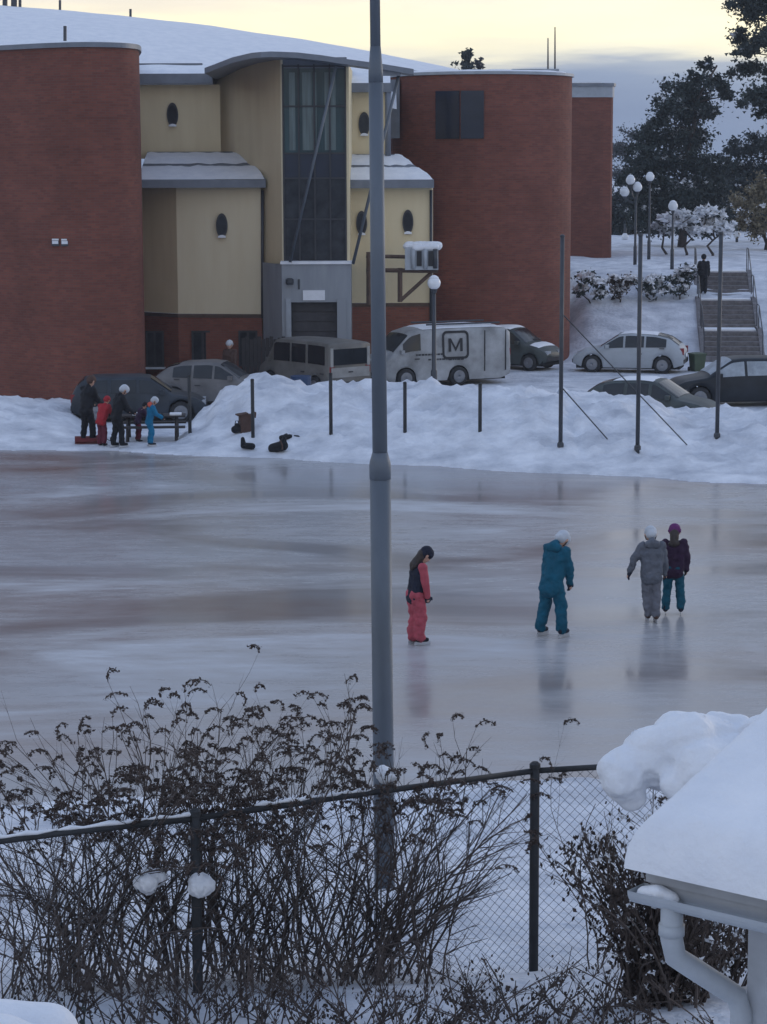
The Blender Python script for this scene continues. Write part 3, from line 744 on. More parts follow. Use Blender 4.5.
for px in (419, 430.5):
    xx = PX(px, yk); part(MB().box((xx - .08, yk - .43, z0 + .12), (xx + .08, yk - .402, z1 - .12)), 'opening', 'ink', cb, off=co)
blob('snow', [((x0 - co[0] + .05, -.1, z1 + .02), .12, (x1 - co[0], -.05, z1 + .04), .15), ((x0 - co[0] + .1, .2, z1 + .04), .14, (x1 - co[0], .2, z1 + .03), .14), ((x0 - co[0] + .3, -.36, z1 - .02), .09, (x1 - co[0] - .05, -.36, z1), .09)], 'snow', cb, .03, 2, .03, 4)

# ------------------------------------------------------------------ vehicles
def vehicle(name, label, loc, yaw, L_, tab, wheels, wr, paint, side_wins, wind, rear, snow=None, frosted=False, hw=.80, hood=True, cat='car', zsill=.2, group=None, wstep=.05, winlo=.05, frames='frame_dark', plate=True, wmat=None):
    t = thing(name, label, cat, loc, yaw, group)
    def tabv(k, x):
        if x <= tab[0][0]: return tab[0][k]
        for a, b_ in zip(tab[:-1], tab[1:]):
            if x <= b_[0]:
                u = (x - a[0]) / (b_[0] - a[0]); return a[k] + (b_[k] - a[k]) * u
        return tab[-1][k]
    xr, xf = tab[0][0], tab[-1][0]
    n = int((xf - xr) / .05); st = [xr + (xf - xr) * i / n for i in range(n + 1)]
    def soft(k, x): return (tabv(k, x - .07) + 2 * tabv(k, x) + tabv(k, x + .07)) / 4
    def sec(x):
        zbelt, ztop, wb, wt = soft(1, x), soft(2, x), soft(3, x), soft(4, x)
        zb = zsill + .12 * max(0, (abs(x - (xr + xf) / 2) - (xf - xr) / 2 + .35) / .35)
        for xw in wheels:
            d = abs(x - xw); ra = wr + .05
            if d < ra: zb = max(zb, wr + math.sqrt(ra * ra - d * d) * .98)
        zb = min(zb, zbelt - .06)
        pts = [(wb * .93, zb), (wb * .985, zb + (zbelt - zb) * .25), (wb, zb + (zbelt - zb) * .6), (wb * .975, zbelt), (wt + (wb * .95 - wt) * .5 + .015, (zbelt + ztop) / 2), (wt, ztop - .03), (wt * .8, ztop + .004), (wt * .4, ztop + .025), (0, ztop + .03)]
        return pts
    b = MB(); rows_ = []
    for x in st:
        pts = sec(x); full = [(x, -y, z) for y, z in pts] + [(x, y, z) for y, z in reversed(pts[:-1])]
        i = len(b.v); b.v += full; rows_.append((i, len(full)))
    for (i, m_), (j, _) in zip(rows_[:-1], rows_[1:]):
        for k in range(m_ - 1): b.f.append((i + k, j + k, j + k + 1, i + k + 1))
    b.f.append(tuple(range(rows_[0][0], rows_[0][0] + rows_[0][1]))); b.f.append(tuple(reversed(range(rows_[-1][0], rows_[-1][0] + rows_[-1][1]))))
    body = b.build('body', paint, t, True)
    MB().box((xr + .12, -hw * .82, .16), (xf - .12, hw * .82, zsill + .28)).build('underbody', 'under', t)
    gm = 'frost_glass' if frosted else (wmat or 'car_glass')
    for (a, c_) in side_wins:
        for s_ in (-1, 1):
            w = MB(); m_ = 8; prev = None
            for k in range(m_ + 1):
                x = a + (c_ - a) * k / m_; p = sec(x)
                (ya, za), (yt, zt_) = p[3], p[5]
                ym, zm = p[4]
                lo = (x, s_ * (ya + (ym - ya) * .15 + .012), za + (zm - za) * .15 + winlo * .3); mi = (x, s_ * (ym + .012), zm); hi = (x, s_ * (yt + (ym - yt) * .22 + .012), zt_ + (zm - zt_) * .22)
                if prev:
                    w.quad(prev[0], lo, mi, prev[1]); w.quad(prev[1], mi, hi, prev[2])
                prev = (lo, mi, hi)
            w.build('side_window', gm, t, True)
    def cross(a, c_, nm, gmat):
        w = MB(); m_ = 6; prev = None
        for k in range(m_ + 1):
            x = a + (c_ - a) * k / m_; p = sec(x); row = []
            for yy_, zz_ in ((p[5][0] * .93, p[5][1] + .02), (p[6][0], p[6][1] + .012), (p[7][0], p[7][1] + .012), (0, p[8][1] + .012)): row.append((yy_, zz_))
            full = [(x, -y, z) for y, z in row] + [(x, y, z) for y, z in reversed(row[:-1])]
            if prev:
                for q in range(len(full) - 1): w.quad(prev[q], full[q], full[q + 1], prev[q + 1])
            prev = full
        w.build(nm, gmat, t, True)
    if wind: cross(*wind, 'windscreen', gm)
    if rear: cross(*rear, 'rear_window', 'snow' if frosted == 2 else gm)
    for xw in wheels:
        for s_ in (-1, 1):
            yo = s_ * (tabv(3, xw) - .10)
            mt = Matrix.Translation((xw, yo, wr)) @ Matrix.Rotation(R(90), 4, 'X')
            ty = MB().lathe([(wr * .62, -.09), (wr * .93, -.095), (wr, -.06), (wr, .06), (wr * .93, .095), (wr * .62, .09)], 22, mt).build('wheel', 'tyre', t, True)
            rm = MB().lathe([(wr * .66, -.098), (wr * .58, -.104), (wr * .25, -.098), (.02, -.104), (.02, .104), (wr * .25, .098), (wr * .58, .104), (wr * .66, .098)], 18, mt).build('rim', 'rim', ty, True)
    xe, zf_ = xf - .03, tabv(1, xf - .12)
    for s_ in (-1, 1):
        wy = tabv(3, xf - .08)
        MB().box((xf - .16, s_ * wy * .62 - .13, zf_ - .10), (xf - .005, s_ * wy * .62 + .13, zf_ + .03)).build('headlight', 'light_clear', t)
        wy = tabv(3, xr + .06); zr_ = tabv(1, xr + .1)
        MB().box((xr - .012, s_ * wy * .84 - .09, zr_ - .18), (xr + .12, s_ * wy * .84 + .09, zr_ + .04)).build('tail_light', 'light_red', t)
        if wind:
            xm = wind[1] - .25 if wind[1] > wind[0] else wind[0] - .25
            p = sec(xm)[3]; MB().box((xm - .06, s_ * (p[0] + .03) - .08, p[1] + .03), (xm + .06, s_ * (p[0] + .03) + .08, p[1] + .15)).build('mirror', paint, t)
        for (a, c_) in side_wins[:2]:
            p = sec(a + .15)[2]; MB().box((a + .05, s_ * (p[0] + .008) - .012, p[1] + .08), (a + .22, s_ * (p[0] + .008) + .012, p[1] + .11)).build('door_handle', 'frame_dark', t)
    MB().box((xf - .06, -.6, zsill + .14), (xf + .03, .6, zsill + .26)).build('bumper', frames, t)
    MB().box((xr - .03, -.6, zsill + .16), (xr + .06, .6, zsill + .28)).build('bumper', frames, t)
    if plate: MB().box((xr - .045, -.25, zsill + .36), (xr - .031, .25, zsill + .47)).build('number_plate', 'sign_white', t)
    if snow:
        for (xa, xb, th) in snow:
            s_ = MB(); nn = 18; rws = []
            for i in range(nn + 1):
                x = xa + (xb - xa) * i / nn; p = sec(x); ed = min(1, min(i, nn - i) / 2.5)
                row = []
                for j in range(9):
                    yv = (j / 8 * 2 - 1); wt = p[5][0] * (.97 + .03 * noise.noise(Vector((x * 3, j, 1))))
                    e2 = min(1, (1 - abs(yv)) * 5)
                    zz = p[5][1] + .025 + .03 * (1 - yv * yv) + th * (ed ** .5) * (e2 ** .5) * (1 + .5 * noise.noise(Vector((x * 2.5, yv * 2, loc[0]))))
                    row.append(s_.vert((x, yv * wt, zz)))
                rws.append(row)
            for i in range(nn):
                for j in range(8): s_.f.append((rws[i][j], rws[i + 1][j], rws[i + 1][j + 1], rws[i][j + 1]))
            s_.build('snow', 'snow', t, True)
    t['_sec'] = 0; del t['_sec']
    return t, sec
def hatch_tab(L_, h, w=.80, wag=False):
    k = L_ / 3.9; H = h / 1.40
    if wag: return [(-1.95 * k, .70 * H, .74 * H, w * .90, w * .84), (-1.88 * k, .84 * H, 1.02 * H, w * .95, w * .82), (-1.62 * k, .88 * H, 1.32 * H, w, w * .74), (-1.3 * k, .88 * H, 1.385 * H, w, w * .74), (0, .86 * H, 1.40 * H, w, w * .75), (.35 * k, .85 * H, 1.36 * H, w, w * .75), (1.0 * k, .84 * H, .90 * H, w, w * .86), (1.6 * k, .74 * H, .79 * H, w * .96, w * .84), (1.88 * k, .60 * H, .65 * H, w * .86, w * .76), (1.95 * k, .46 * H, .52 * H, w * .78, w * .70)]
    return [(-1.95 * k, .70 * H, .75 * H, w * .88, w * .82), (-1.86 * k, .86 * H, .95 * H, w * .94, w * .82), (-1.45 * k, .90 * H, 1.24 * H, w, w * .74), (-.95 * k, .88 * H, 1.36 * H, w, w * .73), (-.1 * k, .86 * H, 1.40 * H, w, w * .74), (.30 * k, .85 * H, 1.36 * H, w, w * .75), (1.02 * k, .84 * H, .90 * H, w, w * .86), (1.6 * k, .74 * H, .79 * H, w * .96, w * .84), (1.88 * k, .60 * H, .65 * H, w * .86, w * .76), (1.95 * k, .46 * H, .52 * H, w * .78, w * .70)]
def gplace(px, py): 
    g = G(px, py, 0.0); return (g.x, g.y, gz(g.x, g.y))
# silver hatchback facing left, rear a little towards us
g = G(632, 375.5); vehicle('parked_car', 'silver hatchback parked sideways by the foot of the stairs', (g.x, g.y + .6, gz(g.x, g.y + .6) - .02), R(180 - 14), 3.75, hatch_tab(3.75, 1.36), (-1.18, 1.2), .30, 'p_silver', [(-1.3, -.62), (-.55, .08), (.15, .78)], (.34, .93), (-1.72, -1.0), snow=[(-1.0, .25, .02)], group='parked cars')
# dark car on the right edge, facing left
g = G(742, 410); vehicle('parked_car', 'black estate car cut by the right edge of the picture', (g.x, g.y + .7, gz(g.x, g.y + .7) - .02), R(180 + 6), 4.2, hatch_tab(4.3, 1.42, .82, True), (-1.3, 1.34), .31, 'p_black', [(-1.6, -.95), (-.85, -.05), (.03, .85)], (.38, 1.02), (-1.9, -1.7), snow=None, group='parked cars', frosted=True)
# low dark green car half buried in the bank
g = P(652, 400, 60.6); vehicle('parked_car', 'dark green saloon half buried in the snowbank below the silver hatchback', (g.x, g.y, -.12), R(-24), 3.8, hatch_tab(3.7, 1.33), (-1.15, 1.18), .29, 'p_green', [(-1.2, -.6), (-.5, .1), (.2, .75)], (.34, .93), (-1.68, -1.0), snow=[(-.95, .2, .02)], group='parked cars')
# dark wagon behind the bench group
g = P(140, 420, 61.2); vehicle('parked_car', 'graphite estate car behind the children at the bench', (g.x, g.y, gz(g.x, g.y) - .02), R(4), 3.7, hatch_tab(3.7, 1.28, .80, True), (-1.15, 1.16), .30, 'p_graphite', [(-1.4, -.85), (-.75, -.05), (.03, .72)], (.34, .9), (-1.68, -1.5), group='parked cars')
g = P(216, 400, 64.6); vehicle('parked_car', 'dusty grey saloon behind the high snow heap, in front of the plinth windows', (g.x, g.y, gz(g.x, g.y) - .02), R(-10), 3.6, hatch_tab(3.5, 1.33), (-1.08, 1.1), .29, 'p_grey', [(-1.1, -.55), (-.48, .08), (.15, .7)], (.3, .88), (-1.6, -.95), snow=[(1.0, 1.5, .03)], group='parked cars')
# rounded dark car behind the van
g = G(514, 373); vehicle('parked_car', 'dark snow-dusted small car parked just behind the white van', (g.x, g.y + .9, gz(g.x, g.y + .9)), R(-32), 3.5, hatch_tab(3.3, 1.42, .76), (-1.0, 1.02), .28, 'p_green', [(-1.0, -.5), (-.42, .1), (.16, .66)], (.3, .84), (-1.5, -.9), snow=[(-.8, .2, .05), (1.0, 1.35, .05)], group='parked cars')
# white delivery van with emblem, facing left, flank receding to the right
van_tab = [(-2.2, .72, 1.66, .80, .74), (-2.1, 1.10, 1.80, .84, .77), (-1.6, 1.12, 1.86, .85, .78), (0, 1.12, 1.86, .85, .78), (.9, 1.12, 1.84, .85, .78), (1.35, 1.10, 1.72, .85, .76), (1.95, 1.02, 1.10, .83, .74), (2.2, .80, .88, .78, .70), (2.27, .5, .58, .72, .66)]
g = G(438, 389); vanyaw = R(180 + 24)
vloc = (g.x + .02, g.y + .75, gz(g.x, g.y + .75))
van, vsec = vehicle('delivery_van', 'dirty white delivery van with a black letter emblem on its side', vloc, vanyaw, 4.4, van_tab, (-.35, 1.5), .31, 'p_white', [(1.0, 1.6)], (1.4, 1.9), None, snow=[(-2.0, .9, .05)], cat='van', plate=False)
# emblem, on the flank that faces us (local +y side after the half turn)
def van_pt(x, z, off=.02):
    p = vsec(x); 
    for (ya, za), (yb_, zb_) in zip(p[:-1], p[1:]):
        if za <= z <= zb_: return Vector((x, ya + (yb_ - ya) * (z - za) / max(1e-6, zb_ - za) + off, z))
    return Vector((x, p[3][0] + off, z))
def flank_quad(b, pts, off):
    q = [van_pt(x, z, off) for x, z in pts]; b.quad(*q)
em = MB(); ecx, ecz, ew, eh, th = -.22, 1.32, .47, .45, .075
def rrect(w, h, r, n=5):
    o_ = []
    for cx, cz, a0 in ((w - r, h - r, 0), (-w + r, h - r, 90), (-w + r, -h + r, 180), (w - r, -h + r, 270)):
        for k in range(n + 1): a = R(a0 + 90 * k / n); o_.append((cx + r * math.cos(a), cz + r * math.sin(a)))
    return o_
oo, ii = rrect(ew, eh, .16), rrect(ew - th, eh - th, .10)
for k in range(len(oo)):
    k2 = (k + 1) % len(oo); flank_quad(em, [(ecx - oo[k][0], ecz + oo[k][1]), (ecx - oo[k2][0], ecz + oo[k2][1]), (ecx - ii[k2][0], ecz + ii[k2][1]), (ecx - ii[k][0], ecz + ii[k][1])], .022)
em.build('emblem_frame', 'ink', van)
em = MB(); mw, mh, st_ = .25, .21, .09     # the letter M, drawn right-reading on the flank
def mq(pts): flank_quad(em, [(ecx - x, ecz + z) for x, z in pts], .024)
mq([(-mw, -mh), (-mw + st_, -mh), (-mw + st_, mh), (-mw, mh)]); mq([(mw - st_, -mh), (mw, -mh), (mw, mh), (mw - st_, mh)])
mq([(-mw + st_, mh), (-mw + st_, mh - .13), (0, -mh), (0, -mh + .13)]); mq([(0, -mh + .13), (0, -mh), (mw - st_, mh - .13), (mw - st_, mh)])
em.build('emblem_letter', 'ink', van)
for zz, xa, xb in ((1.02, .25, 1.15), (.86, -.05, .75), (.84, -.5, .0)):
    b = MB(); x = xa; rr_ = random.Random(int(zz * 100))
    while x < xb:
        w = rr_.uniform(.05, .12); flank_quad(b, [(x, zz), (x + w, zz), (x + w, zz + .05), (x, zz + .05)], .02); x += w + .025
    b.build('lettering', 'ink', van)
for xa in (-1.25, -2.0): MB().box((xa - .01, .835, .45), (xa + .01, .872, 1.75)).build('door_seam', 'under', van)
MB().tube([(-1.9, -.55, 1.97), (.7, -.55, 1.97)], .03, 6).build('roof_bar', 'dark_metal', van); MB().tube([(-1.9, .6, 1.97), (.7, .6, 1.97)], .03, 6).build('roof_bar', 'dark_metal', van)
# dull beige van seen on its rear corner
bv_tab = [(-1.9, .84, 1.60, .80, .78), (-1.84, .92, 1.66, .81, .78), (-1.3, .94, 1.68, .82, .78), (0, .94, 1.68, .82, .78), (.9, .93, 1.66, .82, .77), (1.45, .90, .98, .82, .74), (1.8, .74, .80, .78, .70), (1.9, .5, .56, .72, .66)]
g = P(330, 392, 67.0); yawb = R(128)
bv, bsec = vehicle('minivan', 'dull beige van with big dark windows parked below the garage door', (g.x - .55, g.y + 1.0, gz(g.x, g.y + 1.0)), yawb, 3.8, bv_tab, (-1.15, 1.2), .31, 'p_beige', [(-1.7, -.85), (-.72, .0), (.1, .95)], (.95, 1.42), None, cat='van', plate=False)
MB().box((-1.935, -.62, 1.0), (-1.895, .62, 1.48)).build('rear_window', 'car_glass', bv); MB().box((-1.94, -.72, .62), (-1.90, .72, .92)).build('tailgate_panel', 'p_beige_lit', bv); MB().box((-1.96, -.08, .76), (-1.942, .08, .80)).build('handle', 'frame_dark', bv)
for s_ in (-1, 1): MB().box((-1.93, s_ * .69 - .05, .95), (-1.88, s_ * .69 + .05, 1.52)).build('corner_pillar', 'p_beige_lit', bv)
# rink equipment shed / dark board fence left of the van
g = P(262, 380, 70.3)
hd = thing('board_fence', 'low dark board fence between the grey saloon and the beige van', 'fence', (g.x, g.y, 0))
for k in range(12):
    x = PX(241, 70.3) - g.x + k * .128
    MB().box((x, -.02 + .01 * (k % 2), -.1), (x + .118, .02 + .01 * (k % 2), 1.62 + .05 * math.sin(k * 2.1))).build('plank', 'wood_dark', hd)
MB().box((PX(241, 70.3) - g.x, .032, .4), (PX(241, 70.3) - g.x + 1.53, .08, .52)).build('rail', 'wood_dark', hd); MB().box((PX(241, 70.3) - g.x, .032, 1.2), (PX(241, 70.3) - g.x + 1.53, .08, 1.32)).build('rail', 'wood_dark', hd)

# ------------------------------------------------------------------ posts, lamps, bins
def small_post(px, ytop, ybot, lab):
    p = hit(px, ybot); Y = p.y; top = P(px, ytop, Y)
    o = MB().tube([(0, 0, -.4), (0, 0, top.z - p.z)], .045, 8)
    o.tube([(0, 0, top.z - p.z), (0, 0, top.z - p.z + .03)], [.055, .03], 8)
    o = o.build('fence_post', 'post_metal', None, True); o.location = p
    return tag(o, lab, 'post', 'bare posts in the snowbank')
small_post(190, 376, 433, 'thin dark post beside the picnic bench')
small_post(253, 380, 437, 'thin dark post beside the dumped box on the snow heap')
small_post(331, 374, 436, 'thin dark post in the snow below the beige van')
small_post(405, 383, 434, 'thin dark post just right of the tall lamp pole')
small_post(480, 384, 430, 'thin dark post in the snow below the white van')
def tall_pole(px, ytop, ybot, lab, wires=()):
    p = hit(px, ybot); Y = p.y; h = P(px, ytop, Y).z - p.z
    t = thing('net_pole', lab, 'pole', p, 0, 'tall net poles by the rink')
    MB().tube([(0, 0, -.4), (0, 0, h)], .05, 10).build('shaft', 'dark_metal', t, True)
    MB().lathe([(.058, h - .002), (.058, h + .04), (.03, h + .06)], 10).build('cap', 'dark_metal', t)
    MB().lathe([(.08, .0), (.08, .08), (.052, .12)], 10).build('collar', 'dark_metal', t)
    for (ya, pxb, ybb, dY) in wires:
        a = P(px, ya, Y) - p; q = hit(pxb, ybb) - p
        MB().tube([a, q], .016, 5).build('guy_wire', 'dark_metal', t)
    return t
tall_pole(560.5, 237, 447, 'tall dark net pole in front of the right brick tower', ((312, 687, 445, 1), (386, 608, 441, 1)))
tall_pole(637.5, 236, 451, 'tall dark net pole crossing the silver hatchback')
tall_pole(717, 234, 438, 'tall dark net pole in front of the outdoor stairs')

def globe_lamp(px, yglobe, Y, zbase, lab, r=.2, arms=None, pr=.055):
    c = P(px, yglobe, Y); t = thing('street_lamp', lab, 'lamp', (c.x, Y, zbase), 0, 'globe lamps')
    top = c.z - zbase
    MB().tube([(0, 0, -.2), (0, 0, .8), (0, 0, .85), (0, 0, top - r)], [pr * 1.4, pr * 1.4, pr, pr * .8], 8).build('pole', 'dark_metal', t, True)
    sph = [(r * math.sin(a), -r * math.cos(a)) for a in [math.pi * k / 12 for k in range(1, 12)]]
    for dx, dz in (arms or ((0, 0),)):
        if arms: MB().tube([(0, 0, top - r - .25), (dx * .6, 0, top - r - .2 + dz * .5), (dx, 0, top + dz - r)], .03, 6).build('arm', 'dark_metal', t)
        gl = MB().lathe([(a, z + top + dz) for a, z in sph], 20, Matrix.Translation((dx, 0, 0))).build('globe', 'globe', t, True)
        MB().lathe([(a * .98, z) for a, z in ((r * .75, top + dz + r * .68), (r * .7, top + dz + r * .85), (r * .35, top + dz + r * 1.12), (.02, top + dz + r * 1.18))], 14, Matrix.Translation((dx, 0, 0))).build('snow_cap', 'snow', gl, True)
        MB().lathe([(pr, top + dz - r - .1), (pr * 1.5, top + dz - r + .02)], 10, Matrix.Translation((dx, 0, 0))).build('collar', 'dark_metal', t)
    return t
p_ = P(434, 283, 66.4); globe_lamp(434, 283, 66.4, gz(p_.x, 66.4), 'single globe lamp in front of the white van', .2, pr=.07)
globe_lamp(636, 192, 95, gz(PX(636, 95), 95), 'lamp with three globes left of the snowy trees', .2, arms=((-.48, .0), (-.24, .50), (.06, .2)))
globe_lamp(650, 177, 101, gz(PX(650, 101), 101), 'tall single globe lamp behind the three-globe lamp', .2)
globe_lamp(673, 206, 91.5, gz(PX(673, 91.5), 91.5), 'single globe lamp among the snowy shrubs left of the stairs', .2)
globe_lamp(625, 237, 128, gz(PX(625, 128), 128), 'small far globe lamp beyond the brick block', .2)
globe_lamp(737, 235, 124, gz(PX(737, 124), 124), 'small far globe lamp under the tan-leaved tree', .2)
# the near tall lamp pole
p_ = G(385, 942, .55); lp = thing('lamp_pole', 'tall stepped grey steel lamp pole rising in the middle of the picture', 'pole', (p_.x, p_.y, gz(p_.x, p_.y) - .05))
Yp = p_.y; zb_ = gz(p_.x, Yp) - .05
lean = Matrix.Rotation(R(-.42), 4, 'Y')
def zz(py): return P(381, py, Yp).z - zb_
z1, z2 = zz(462), zz(72)
ppm = F / Yp
r0, r1, r2 = 10.8 / ppm, 7.6 / ppm, 5.2 / ppm
def seg(prof, nm):
    return MB().lathe(prof, 20, lean).build(nm, 'galv', lp, True)
seg([(r0, -.3), (r0 * .98, z1 - .03)], 'lower_shaft'); seg([(r0 * 1.005, z1 - .14), (r0 * 1.015, z1 - .03), (r0 * .98, z1), (r1 * 1.02, z1 + .08)], 'collar')
seg([(r1, z1 - .01), (r1 * .93, z2)], 'middle_shaft'); seg([(r1 * .945, z2 - .08), (r1 * .94, z2), (r2, z2 + .2)], 'upper_collar'); seg([(r2, z2 - .1), (r2 * .85, z2 + 3.0)], 'upper_shaft')
MB().box((-.06, -r0 - .008, .5), (.06, -r0 + .05, .9)).build('access_hatch', 'galv', lp)

# bins, bags
def bin_obj(px, py, Y, w, h, m, name, lab, cat, lid=True):
    p = P(px, py, Y); t = thing(name, lab, cat, (p.x, Y, gz(p.x, Y) - .02), R(20))
    MB().lathe([(w * .40, 0), (w * .5, h * .9), (w * .5, h * .92)], 4 if lid else 16, Matrix.Rotation(R(45), 4, 'Z')).build('tub', m, t)
    if lid: MB().lathe([(w * .55, h * .925), (w * .55, h), (w * .3, h * 1.05)], 4, Matrix.Rotation(R(45), 4, 'Z')).build('lid', m, t); MB().tube([(-w * .3, w * .42, h * .85), (w * .3, w * .42, h * .85)], .025, 6).build('handle', 'dark_metal', t); 
    if lid:
        for s_ in (-1, 1): MB().tube([(s_ * w * .3 - .04, w * .3, .08), (s_ * w * .3 + .04, w * .3, .08)], .08, 10).build('wheel', 'tyre', t)
    return t
bin_obj(697, 372, 74.9, .62, .62, 'plastic_green', 'waste_bin', 'green lidded bin beside the silver hatchback', 'bin')
bin_obj(301, 392, 64.5, .62, .95, 'plastic_blue', 'blue_barrel', 'dark blue barrel in front of the beige van', 'barrel', False)
p_ = P(246, 432, 57.2)
def on_bank(px, py, Y0=57):
    return hit(px, py)
q = on_bank(246, 431); t = thing('dumped_box', 'small dark open box sitting on the slope of the snow heap', 'box', q, R(15))
MB().box((-.16, -.14, -.05), (.16, .14, .42)).build('box_body', 'brown', t); MB().box((-.18, -.16, .425), (.10, .16, .455), Matrix.Rotation(R(-8), 4, 'Y')).build('flap', 'brown', t); MB().box((.165, -.16, .36), (.19, .16, .5), Matrix.Rotation(R(6), 4, 'Y')).build('flap', 'brown', t)
q = on_bank(237, 433); t = thing('boot_bag', 'little dark bag next to the dumped box', 'bag', q); blob('bag_body', [((-.05, 0, .08), .10, (.05, 0, .1), .09), ((0, 0, .18), .07, (0, 0, .2), .05)], 'black', t, .02, 2); MB().tube([(-.05, 0, .2), (-.03, 0, .3), (.03, 0, .3), (.05, 0, .2)], .012, 5).build('strap', 'black', t)
q = on_bank(246, 450, 54); t = thing('winter_boot', 'black boot lying at the edge of the ice', 'boot', q, R(80)); blob('shaft', [((0, -.16, .08), .08, (0, .02, .09), .08)], 'black', t, .02, 2); blob('foot', [((0, .06, .09), .08, (0, .08, .26), .05)], 'black', t, .02, 2)
q = on_bank(279, 452, 54); t = thing('backpack', 'dark slumped backpack at the foot of the snowbank', 'bag', q, R(-30)); blob('bag_body', [((-.18, 0, .08), .12, (.12, 0, .16), .13), ((.1, 0, .2), .1, (.16, 0, .34), .06)], 'black', t, .025, 2); MB().tube([(.1, -.1, .3), (.2, -.16, .2), (.2, -.16, .08)], .018, 5).build('strap', 'brown', t)
q = on_bank(288, 441, 55); t = thing('mitten_pair', 'small dark mittens dropped on the snow above the backpack', 'mittens', q, R(10)); blob('mitten', [((-.16, 0, .05), .07, (.05, 0, .08), .06), ((-.08, .02, .1), .04, (-.02, .1, .12), .035)], 'black', t, .02, 2); blob('mitten', [((.06, .1, .05), .06, (.26, .06, .05), .05), ((.12, .1, .08), .04, (.16, .2, .08), .03)], 'black', t, .02, 2)

# stairs up to the terrace
foot = P(733, 365, 78.0); d = Vector((1.0, 9.6, 0)).normalized()
st = thing('outdoor_stairs', 'three flights of gritted stone stairs climbing the snowy slope', 'stairs', (foot.x, foot.y, 0), math.atan2(-d.x, d.y))
yy = 0.0; z = .14; W = .97
for fl in range(3):
    for k in range(6):
        z += .15
        MB().box((-W, yy + .002, z - .4), (W, yy + .40, z)).build('step', 'stone_step', st); yy += .40
    MB().box((-W, yy + .002, z - .4), (W, yy + (1.2 if fl < 2 else 1.5), z - .004)).build('landing', 'stone_step', st)
    MB().box((-W + .03, yy + .05, z - .002), (W - .03, yy + 1.15, z + .05)).build('landing_snow', 'snow', st); yy += 1.2
def stz(y):
    zz_ = .14; acc = 0
    for fl in range(3):
        if y < acc + 2.4: return zz_ + .15 * (y - acc) / .4
        zz_ += .9; acc += 2.4
        if y < acc + 1.2: return zz_
        acc += 1.2
    return zz_
for s_ in (-1, 1):
    pts = [(s_ * (W + .06), y, stz(y) + .92) for y in (0, 2.4, 3.6, 6.0, 7.2, 9.6, 10.6)]
    MB().tube(pts, .02, 6).build('handrail', 'dark_metal', st, True)
    for y in (0, 2.4, 3.6, 6.0, 7.2, 9.6, 10.6): MB().tube([(s_ * (W + .06), y, stz(y) - .3), (s_ * (W + .06), y, stz(y) + .92)], .018, 6).build('baluster', 'dark_metal', st)
    b = MB()
    for ya, yb_ in ((0, 2.4), (2.4, 3.6), (3.6, 6.0), (6.0, 7.2), (7.2, 9.6)):
        xa, xb = s_ * (W + .01), s_ * (W + .16); xa, xb = min(xa, xb), max(xa, xb)
        b.quad((xa, ya, stz(ya) + .10), (xb, ya, stz(ya) + .10), (xb, yb_, stz(yb_) + .10), (xa, yb_, stz(yb_) + .10)); b.quad((xa, ya, stz(ya) - .5), (xa, yb_, stz(yb_) - .5), (xa, yb_, stz(yb_) + .10), (xa, ya, stz(ya) + .10)); b.quad((xb, ya, stz(ya) - .5), (xb, yb_, stz(yb_) - .5), (xb, yb_, stz(yb_) + .10), (xb, ya, stz(ya) + .10))
        b.quad((xa, ya, stz(ya) - .5), (xb, ya, stz(ya) - .5), (xb, ya, stz(ya) + .10), (xa, ya, stz(ya) + .10))
    b.build('string_wall', 'stone_step', st)

